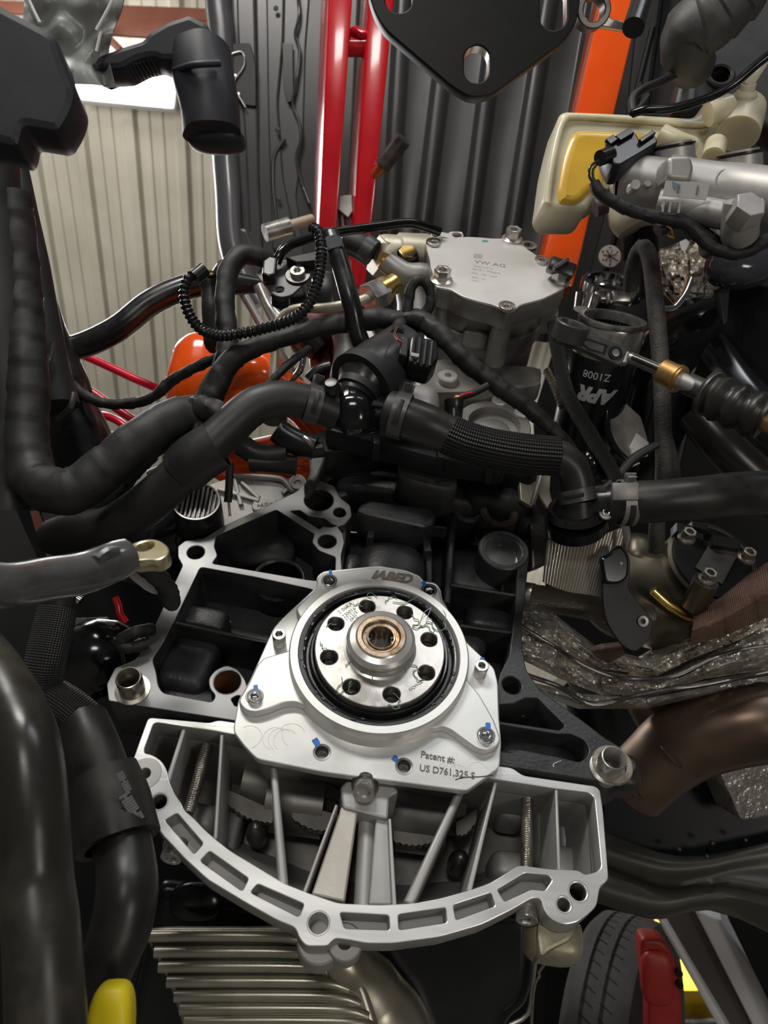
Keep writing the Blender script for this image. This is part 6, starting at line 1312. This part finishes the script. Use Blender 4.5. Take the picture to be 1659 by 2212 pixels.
ap = thing('black_filler_pipe', 'round open-mouthed pipe with a black printed lower half and steel rim, right of centre', 'pipe', P(1310, 760, .62))
An = IM((.10, -.86, -.50)).normalized()
RM = P(1325, 686, .62)
lathe('pipe_rim', [(.0232, -.010), (.0235, -.001), (.0242, 0), (.0275, 0), (.0285, -.0015), (.0285, -.004), (.0270, -.0045)], mat('grey_rubber_rim', (.06, .06, .058), .45, .2, col2=(.16, .155, .145), vs=90, bump=.4, bs=400), RM, An, ap, 48)
lathe('pipe_bore', [(0, -.09), (.0232, -.06), (.0232, -.008)], PLAST_G, RM, An, ap, 40)
lathe('pipe_upper', [(.0272, -.004), (.0280, -.006), (.0280, -.030), (.0275, -.031)], STEEL, RM, An, ap, 48)
lathe('pipe_lower', [(.0275, -.030), (.0285, -.033), (.0290, -.080), (.0280, -.13)], mat('satin_black_pipe', (.006, .007, .008), .25, 0, col2=(.01, .011, .012), vs=20), RM, An, ap, 48)
def curved_text(s, a0, z, size, rad, m, up=1, shear=0.0, bold=0.0, sx=1.0):
    cu = bpy.data.curves.new('tx', 'FONT'); cu.body = s; cu.size = size; cu.shear = shear; cu.offset = bold*size; cu.resolution_u = 3
    o = bpy.data.objects.new('tx', cu); me = bpy.data.meshes.new_from_object(o); bpy.data.objects.remove(o); bpy.data.curves.remove(cu)
    bm = bmesh.new(); bm.from_mesh(me); bmesh.ops.subdivide_edges(bm, edges=[e for e in bm.edges if e.calc_length() > size*.2], cuts=2); bm.to_mesh(me); bm.free()
    # upside-down band of letters round the pipe: +x runs round the axis
    mw = axmat(RM, An, RIGHT)
    for v in me.vertices:
        x, y = v.co.x*sx, v.co.y
        a = a0 + up*x/rad; v.co = Vector((rad*math.cos(a), rad*math.sin(a), z + up*y))
    return link('printed_letters', me, m, ap, mw, ang=None)
PRT = mat('white_print', (.62, .62, .62), .5)
# angles measured round An from image-right; the side toward us is below the rim
mwA = axmat(RM, An, RIGHT); loc = mwA.inverted() @ P(1270, 830, .60); a_c = math.atan2(loc.y, loc.x)
curved_text('APR', a_c+.75, -.054, .017, .0292, PRT, up=-1, shear=.3, bold=.06, sx=1.0)
curved_text('Z1008', a_c+.48, -.040, .0090, .0292, PRT, up=-1)
lathe('steel_band', [(.0250, -.006), (.0292, -.006), (.0300, 0), (.0292, .006), (.0250, .006)], CHROME, P(1322, 622, .70), IM((.1, -.8, -.6)), ap, 44)
tube('band_tail', [(1270, 640, .66, .012), (1262, 670, .66, .010)], .01, CHROME, ap, n=20)
box('band_screw', P(1340, 642, .655), .016, .010, .008, STEEL, ap, z=-FWD, b=.001)
box('band_screw', P(1296, 640, .66), .010, .008, .008, STEEL, ap, z=-FWD, b=.001)
bh2 = thing('grainy_vacuum_hose', 'thin grainy rubber hose arching over and dropping down past the open pipe', 'hose', P(1420, 850, .58))
tube('hose_wall', [(1362, 625, .63, .0062), (1366, 585, .62, .0064), (1378, 545, .61, .0066), (1392, 535, .60, .0066), (1404, 560, .59, .0066), (1412, 620, .585, .0066), (1420, 700, .58, .0068), (1428, 800, .575, .0066), (1432, 900, .57, .0064), (1434, 1000, .57, .0064), (1430, 1060, .575, .0064), (1420, 1120, .58, .0060), (1418, 1190, .59, .0066)], .0065, mat('grainy_rubber', (.045, .042, .037), .6, 0, col2=(.075, .07, .062), vs=200, bump=.8, bs=700, dist=.0008), bh2, n=22)
tube('hose_wall', [(1434, 940, .585, .0060), (1450, 1000, .59, .0062), (1456, 1060, .60, .0062)], .006, bpy.data.materials['grainy_rubber'], bh2, n=18)
tube('steel_tube_loop', [(1490, 605, .62, .0035), (1476, 640, .61, .0032), (1455, 665, .605, .0030), (1430, 668, .60, .0030)], .003, CHROME, bh2, n=12)
sl_ = thing('shift_lever_rod', 'grey lever arm with a steel rod and copper bushing running right to a rubber boot', 'lever', P(1400, 780, .52))
SLf = Frame(P(1300, 745, .55), IM((.1, -.05, -1)), IM((1, .42, 0)))
lathe('lever_eye', [(.0090, -.012), (.0125, -.012), (.0128, 0), (.0120, .0008), (.0095, .0008), (.0090, 0)], GREY_CLAMP, P(1238, 700, .545), IM((.25, -.85, -.5)), sl_, 36, closed=True)
plate('lever_arm', SLf, [[q5(*p) for p in [(135, 770), (180, 660), (300, 700), (430, 745), (660, 830), (640, 900), (605, 965), (480, 910), (350, 850), (200, 800)]]], 0, .008, GREY_CLAMP, sl_, bev=.0010, rnd=.003)
plate('arm_recess', SLf, [[q5(*p) for p in [(290, 765), (370, 765), (515, 815), (490, 885), (370, 850), (320, 800)]]], .0006, .002, PLAST, sl_, bev=.0002)
plate('arm_pad', SLf, [[q5(*p) for p in [(310, 775), (365, 780), (492, 822), (474, 868), (378, 838), (335, 805)]]], .0012, .002, GREY_CLAMP, sl_, bev=.0004, rnd=.001)
lathe('pin_ring', [(.0028, 0), (.0050, 0), (.0050, .0015), (.0028, .0015)], PLAST, SLf.px(*q5(562, 873), .0004), SLf.n, sl_, 24, closed=True)
lathe('pin_head', [(0, .0022), (.0028, .0020), (.0028, 0)], STEEL, SLf.px(*q5(562, 873), .0004), SLf.n, sl_, 20)
plate('rod_neck', SLf, [[q5(*p) for p in [(655, 850), (690, 880), (670, 945), (612, 942)]]], .001, .010, LIGHTCAST, sl_, bev=.001, rnd=.001)
tube('rod', [P(*q5(670, 905), .545), P(*q5(900, 1000), .53)], .0042, STEEL, sl_, n=18)
tube('rod', [P(*q5(690, 900), .54), P(*q5(890, 985), .526)], .0022, STEEL_D, sl_, n=14)
tube('copper_bushing', [P(*q5(898, 1000), .53), P(*q5(1025, 1060), .522)], .0090, COPPER, sl_, n=30, hollow=.55)
tube('bushing_lip', [P(*q5(1005, 1052), .5235), P(*q5(1022, 1060), .522)], .0100, COPPER, sl_, n=30)
tube('thick_rod', [P(*q5(1015, 1060), .523), P(*q5(1250, 1170), .51)], .0060, LIGHTCAST, sl_, n=24)
tube('rubber_boot', [P(*q5(1220, 1150), .512)+FWD*0, P(*q5(1420, 1250), .50), P(*q5(1640, 1345), .49)], .0150, RUB_OLD, sl_, n=30, mode='corr', pitch=.0115, amp=.10, hollow=0)
tube('boot_lip', [P(*q5(1235, 1160), .511), P(*q5(1262, 1172), .509)], .0160, GREY_CLAMP, sl_, n=30, hollow=.5)
tube('end_rod', [P(*q5(1600, 1350), .49), P(*q5(1760, 1420), .48)], .0060, COPPER, sl_, n=20)
br2 = thing('braided_cable_pair', 'black braided cable dropping from the pump side to the right hose joint', 'cable', P(1270, 900, .57))
tube('braided_run', [(1192, 700, .60, .004), (1205, 760, .585, .0055), (1225, 850, .575, .0058), (1270, 930, .57, .0058), (1300, 980, .565, .0056), (1330, 1030, .56, .0054), (1345, 1060, .555, .0050)], .0055, BRAID2, br2, n=20)
tube('spiral_wrap', [(1180, 800, .60), (1200, 840, .59), (1215, 880, .585)], .0030, BRAID_S, br2, mode='thread', pitch=.003, amp=.15, n=12)
tube('thin_run', [(1420, 960, .56, .003), (1370, 990, .56, .0035), (1330, 1035, .56, .0035), (1300, 1060, .56, .003)], .003, RUB, br2, n=12)
tube('silver_strand', [(1380, 1000, .565), (1340, 1020, .563), (1305, 1060, .56)], .0014, STEEL_D, br2, n=8)
pipes = thing('glossy_intake_pipe', 'large glossy black intake pipes filling the right side behind the copper-bushed rod', 'intake pipe', P(1530, 850, .75))
tube('pipe_run', [(1370, 1040, .74, .040), (1400, 900, .73, .040), (1430, 800, .72, .040), (1500, 740, .73, .042), (1600, 720, .76, .045), (1760, 700, .78, .045)], .04, PLAST_G, pipes, n=36)
tube('pipe_run', [(1460, 700, .74, .036), (1540, 820, .71, .038), (1620, 930, .68, .040), (1760, 1040, .66, .040)], .04, PLAST_G, pipes, n=36)
tube('pipe_run', [(1250, 900, .74, .025), (1300, 960, .72, .028), (1340, 1000, .72, .025)], .03, PLAST_G, pipes, n=28)
tube('hot_pipe', [(1500, 890, .63, .016), (1560, 960, .62, .017), (1620, 1020, .62, .018), (1760, 1140, .62, .02)], .017, mat('stained_black_pipe', (.02, .018, .016), .3, .2, col2=(.10, .075, .06), vs=14, vlo=.5, vhi=.7), pipes, n=30)
mb = thing('cut_steel_flange', 'flat stained steel disc edge between the printed pipe and the vacuum hose', 'flange', P(1350, 920, .64))
MBf = fcam(1350, 920, .64, (.3, -.25, -1))
plate('disc', MBf, [[(1310, 870), (1350, 868), (1385, 900), (1400, 950), (1390, 990), (1350, 990), (1322, 960), (1312, 915)]], 0, .006, mat('stained_disc', (.20, .185, .16), .5, .4, col2=(.30, .28, .24), vs=60), mb, bev=.001, rnd=.003)
plate('bright_wedge', MBf, [[(1362, 965), (1375, 935), (1402, 955), (1400, 985), (1370, 990)]], .003, .004, BRUSHED, mb, bev=.0006)
tube('disc_rim', [(1312, 880, .635), (1312, 930, .632), (1330, 970, .63), (1352, 992, .63)], .003, PLAST_G, mb, n=10)
hf = thing('firewall_insulation', 'crumpled foil insulation behind the open pipe and the master cylinder, right', 'insulation', P(1470, 640, .85))
link('foil_sheet', foil([(1370, 560), (1420, 540), (1480, 520), (1560, 510), (1640, 540)], [(1440, 640), (1480, 720), (1520, 760), (1560, 700), (1600, 640)], .84, .80, 60, 40, .008, 5.5, .01), FOIL2, hf, ang=25)
dm = mat('rough_grey_felt', (.06, .052, .042), .6, .2, col2=(.16, .14, .11), vs=120, bump=1.0, bs=160, dist=.005)
link('felt_patch', foil([(1480, 600), (1520, 580), (1560, 580), (1590, 600)], [(1500, 690), (1530, 740), (1545, 750), (1560, 700)], .78, .77, 30, 30, .004, 9.5, .008), dm, hf, ang=25)
bt = thing('folded_black_shield', 'folded glossy black plastic shield at the right edge beside the foil insulation', 'shield', P(1600, 680, .7))
plate('fold', fcam(1600, 680, .70, (-.5, .1, -1)), [[(1550, 620), (1580, 600), (1760, 640), (1760, 880), (1640, 840), (1570, 740)]], 0, .01, PLAST_G, bt, bev=.002, rnd=.006)
plate('fold', fcam(1570, 660, .69, (.6, .1, -1)), [[(1552, 625), (1578, 610), (1572, 690), (1566, 712)]], 0, .006, GREY_CLAMP, bt, bev=.001)
gl = thing('dark_glass_bowl', 'dark glossy bowl shape under the master cylinder at the right edge', 'bowl', P(1620, 570, .66))
bump('bowl', fcam(1620, 560, .66, (0, 0, -1)), 1620, 560, 0, .030, .020, .02, mat('blue_grey_gloss', (.07, .07, .085), .12, .2), gl, .9)
bump('bowl_top', fcam(1590, 510, .66, (0, 0, -1)), 1592, 505, 0, .022, .014, .02, GREYCAST, gl, .7)
wt = thing('white_foil_tabs', 'small pale torn tabs of backing sticking out of the foil insulation', 'insulation tabs', P(1500, 540, .74))
TBf = fcam(1500, 540, .76, (0, 0, -1))
for pts in ([(1468, 522), (1482, 516), (1490, 524), (1480, 545), (1472, 540)], [(1524, 550), (1540, 537), (1556, 548), (1552, 562), (1526, 560)], [(1520, 590), (1540, 588), (1538, 602), (1526, 602)]):
    plate('tab', TBf, [pts], 0, .001, WHITEP, wt, bev=.0002)
# below: sleeve, braided line, cast housing, hanging flap
ss = thing('ribbed_foil_sleeve', 'finely ribbed silver foil sleeve standing under the coolant outlet', 'heat sleeve', P(1240, 1210, .56))
def slv_fn(a, b):
    x0, y0 = 1182+170*a, 1166-30*a+12*math.sin(a*PI); x1, y1 = 1172+132*a, 1256+42*a+5*math.sin(a*5)
    return P(x0+(x1-x0)*b, y0+(y1-y0)*b, .560-.020*math.sin(a*PI*.9+.3)+.0007*math.sin(a*150))
link('sleeve_wall', grid_me(slv_fn, 240, 6, .0008), bpy.data.materials['ribbed_foil_sleeve'] if False else mat('sleeve_foil', (.52, .48, .42), .36, .8, col2=(.60, .56, .49), vs=20), ss, ang=60)
tube('sleeve_seam', [(1350, 1130, .54), (1356, 1160, .54), (1350, 1190, .545)], .003, STEEL, ss, n=10, jit=.4)
bs = thing('steel_braided_line', 'steel braided line running right from the block edge under the foil sleeve', 'braided line', P(1220, 1310, .58))
tube('braided_run', [(1100, 1285, .60, .0105), (1150, 1290, .59, .0105), (1230, 1302, .58, .0105), (1310, 1318, .58, .0105), (1400, 1330, .59, .0105)], .0105, BRAID_S, bs, n=30)
tube('line_ferrule', [(1120, 1286, .594, .0115), (1152, 1291, .589, .0115)], .0112, STEEL_THR, bs, n=30)
th_ = thing('cast_housing', 'brown-grey cast housing with hex bolts and a black capped motor, right side', 'housing', P(1480, 1230, .64))
HGf = Frame(P(1480, 1230, .62), IM((.15, -.55, -.85)), IM((1, .25, 0)))
bump('housing_bowl', HGf, 1455, 1240, -.045, .062, .045, .040, mat('bronzed_cast', (.10, .085, .062), .36, .75, col2=(.17, .145, .105), vs=14, bump=.1, bs=200), th_, .75)
BRZ = bpy.data.materials['bronzed_cast']
bump('housing_shoulder', HGf, 1405, 1180, -.03, .022, .020, .026, BRZ, th_, .7)
lathe('housing_rim', [(.036, -.03), (.0395, -.028), (.040, .0), (.037, .001), (.034, .0)], BRZ, HGf.px(1540, 1215, 0), HGf.n, th_, 48)
lathe('motor_cap', [(0, .0015), (.034, .0015), (.036, -.001), (.036, -.02)], PLAST, HGf.px(1540, 1215, .001), HGf.n, th_, 48)
plate('grey_label', HGf, [[(1502, 1225), (1540, 1163), (1600, 1186), (1560, 1262)]], .004, .0006, mat('dull_label', (.11, .105, .10), .5), th_, bev=.0001)
for (a, b, c, d) in ((1462, 1128, 1500, 1150), (1495, 1125, 1530, 1140), (1490, 1145, 1520, 1160), (1540, 1155, 1600, 1180)):
    plate('plug_block', HGf, [[(a, b), (c, b+8), (c, d+6), (a, d-4)]], .010, .012, PLAST_M, th_, bev=.0008)
tube('bolt_column', [P(1525, 1255, .585), P(1498, 1310, .60)], .0100, BRZ, th_, n=20)
for x, y, dd_ in ((1527, 1250, .585), (1483, 1162, .60), (1612, 1205, .60)):
    hexbolt('hex_bolt', P(x, y, dd_), IM((.1, -.7, -.7)), .0056, .008, th_, STEEL_THR, 1.25, recess=True)
tube('lower_seam', [(1410, 1275, .60), (1450, 1310, .60), (1500, 1335, .605), (1560, 1335, .61)], .004, BRASS, th_, n=10)
hp = thing('black_rubber_flap', 'black rubber flap hanging in front of the foil sleeve and heat blanket', 'rubber flap', P(1350, 1310, .53))
FPf = fcam(1350, 1310, .53, (.1, -.1, -1))
plate('flap', FPf, [[(1296, 1204), (1315, 1196), (1340, 1172), (1362, 1200), (1362, 1250), (1356, 1266), (1370, 1290), (1400, 1325), (1412, 1345), (1405, 1380), (1372, 1412), (1340, 1392), (1310, 1345), (1302, 1300), (1302, 1262)]], 0, .003, mat('flap_rubber', (.014, .0135, .0125), .55, 0, col2=(.024, .023, .021), vs=40), hp, bev=.0008, rnd=.006)
plate('glossy_fold', FPf, [[(1297, 1204), (1316, 1197), (1340, 1173), (1361, 1202), (1358, 1248), (1340, 1262), (1306, 1262)]], .006, .006, PLAST_G, hp, bev=.002, rnd=.006)
lathe('eyelet', [(.002, 0), (.0042, 0), (.0040, .0012), (.002, .001)], STEEL_D, FPf.px(1388, 1342, .0005), FPf.n, hp, 20, closed=True)
lathe('dot_rivet', [(0, .001), (.0012, 0)], MARK, FPf.px(1342, 1217, .0065), FPf.n, hp, 12)
bt2 = thing('pale_bracket_pieces', 'pale alloy bracket pieces showing between the block and the coolant outlet', 'bracket', P(1180, 1070, .62))
BPf = fcam(1175, 1060, .62, (.2, -.3, -1))
plate('bracket_part', BPf, [[(1120, 1020), (1158, 1024), (1190, 1026), (1188, 1060), (1196, 1095), (1182, 1096), (1160, 1062), (1150, 1095), (1125, 1080)]], 0, .006, CREAM_CAST, bt2, bev=.001)
tube('bracket_rod', [(1168, 1022, .60), (1158, 1060, .60), (1150, 1090, .60)], .0022, STEEL, bt2, n=10)
plate('bracket_part', BPf, [[(1145, 1130), (1180, 1150), (1178, 1220), (1150, 1230)]], -.01, .02, mat('dull_steel_piece', (.12, .10, .085), .4, .6), bt2, bev=.002)
kn = thing('black_ribbed_knob', 'small glossy black ribbed sensor knob above the coolant outlet', 'sensor', P(1275, 1000, .58))
tube('knob_body', [(1270, 975, .575, .005), (1272, 985, .575, .0075), (1275, 1000, .575, .009), (1280, 1020, .58, .012), (1285, 1040, .58, .012)], .01, PLAST_G, kn, n=24, step=.002)
pb = thing('black_pump_plug', 'small black plug on the rear edge of the lidded pump, beside the orange bar', 'connector', P(1213, 580, .60))
box('plug_body', P(1212, 580, .60), .022, .012, .012, PLAST, pb, z=-FWD, x=RIGHT*.8-UP*.3, b=.002)
box('plug_face', P(1210, 572, .594), .014, .003, .010, GREY_CLAMP, pb, z=-FWD, x=RIGHT*.8+UP*.5, b=.0006)
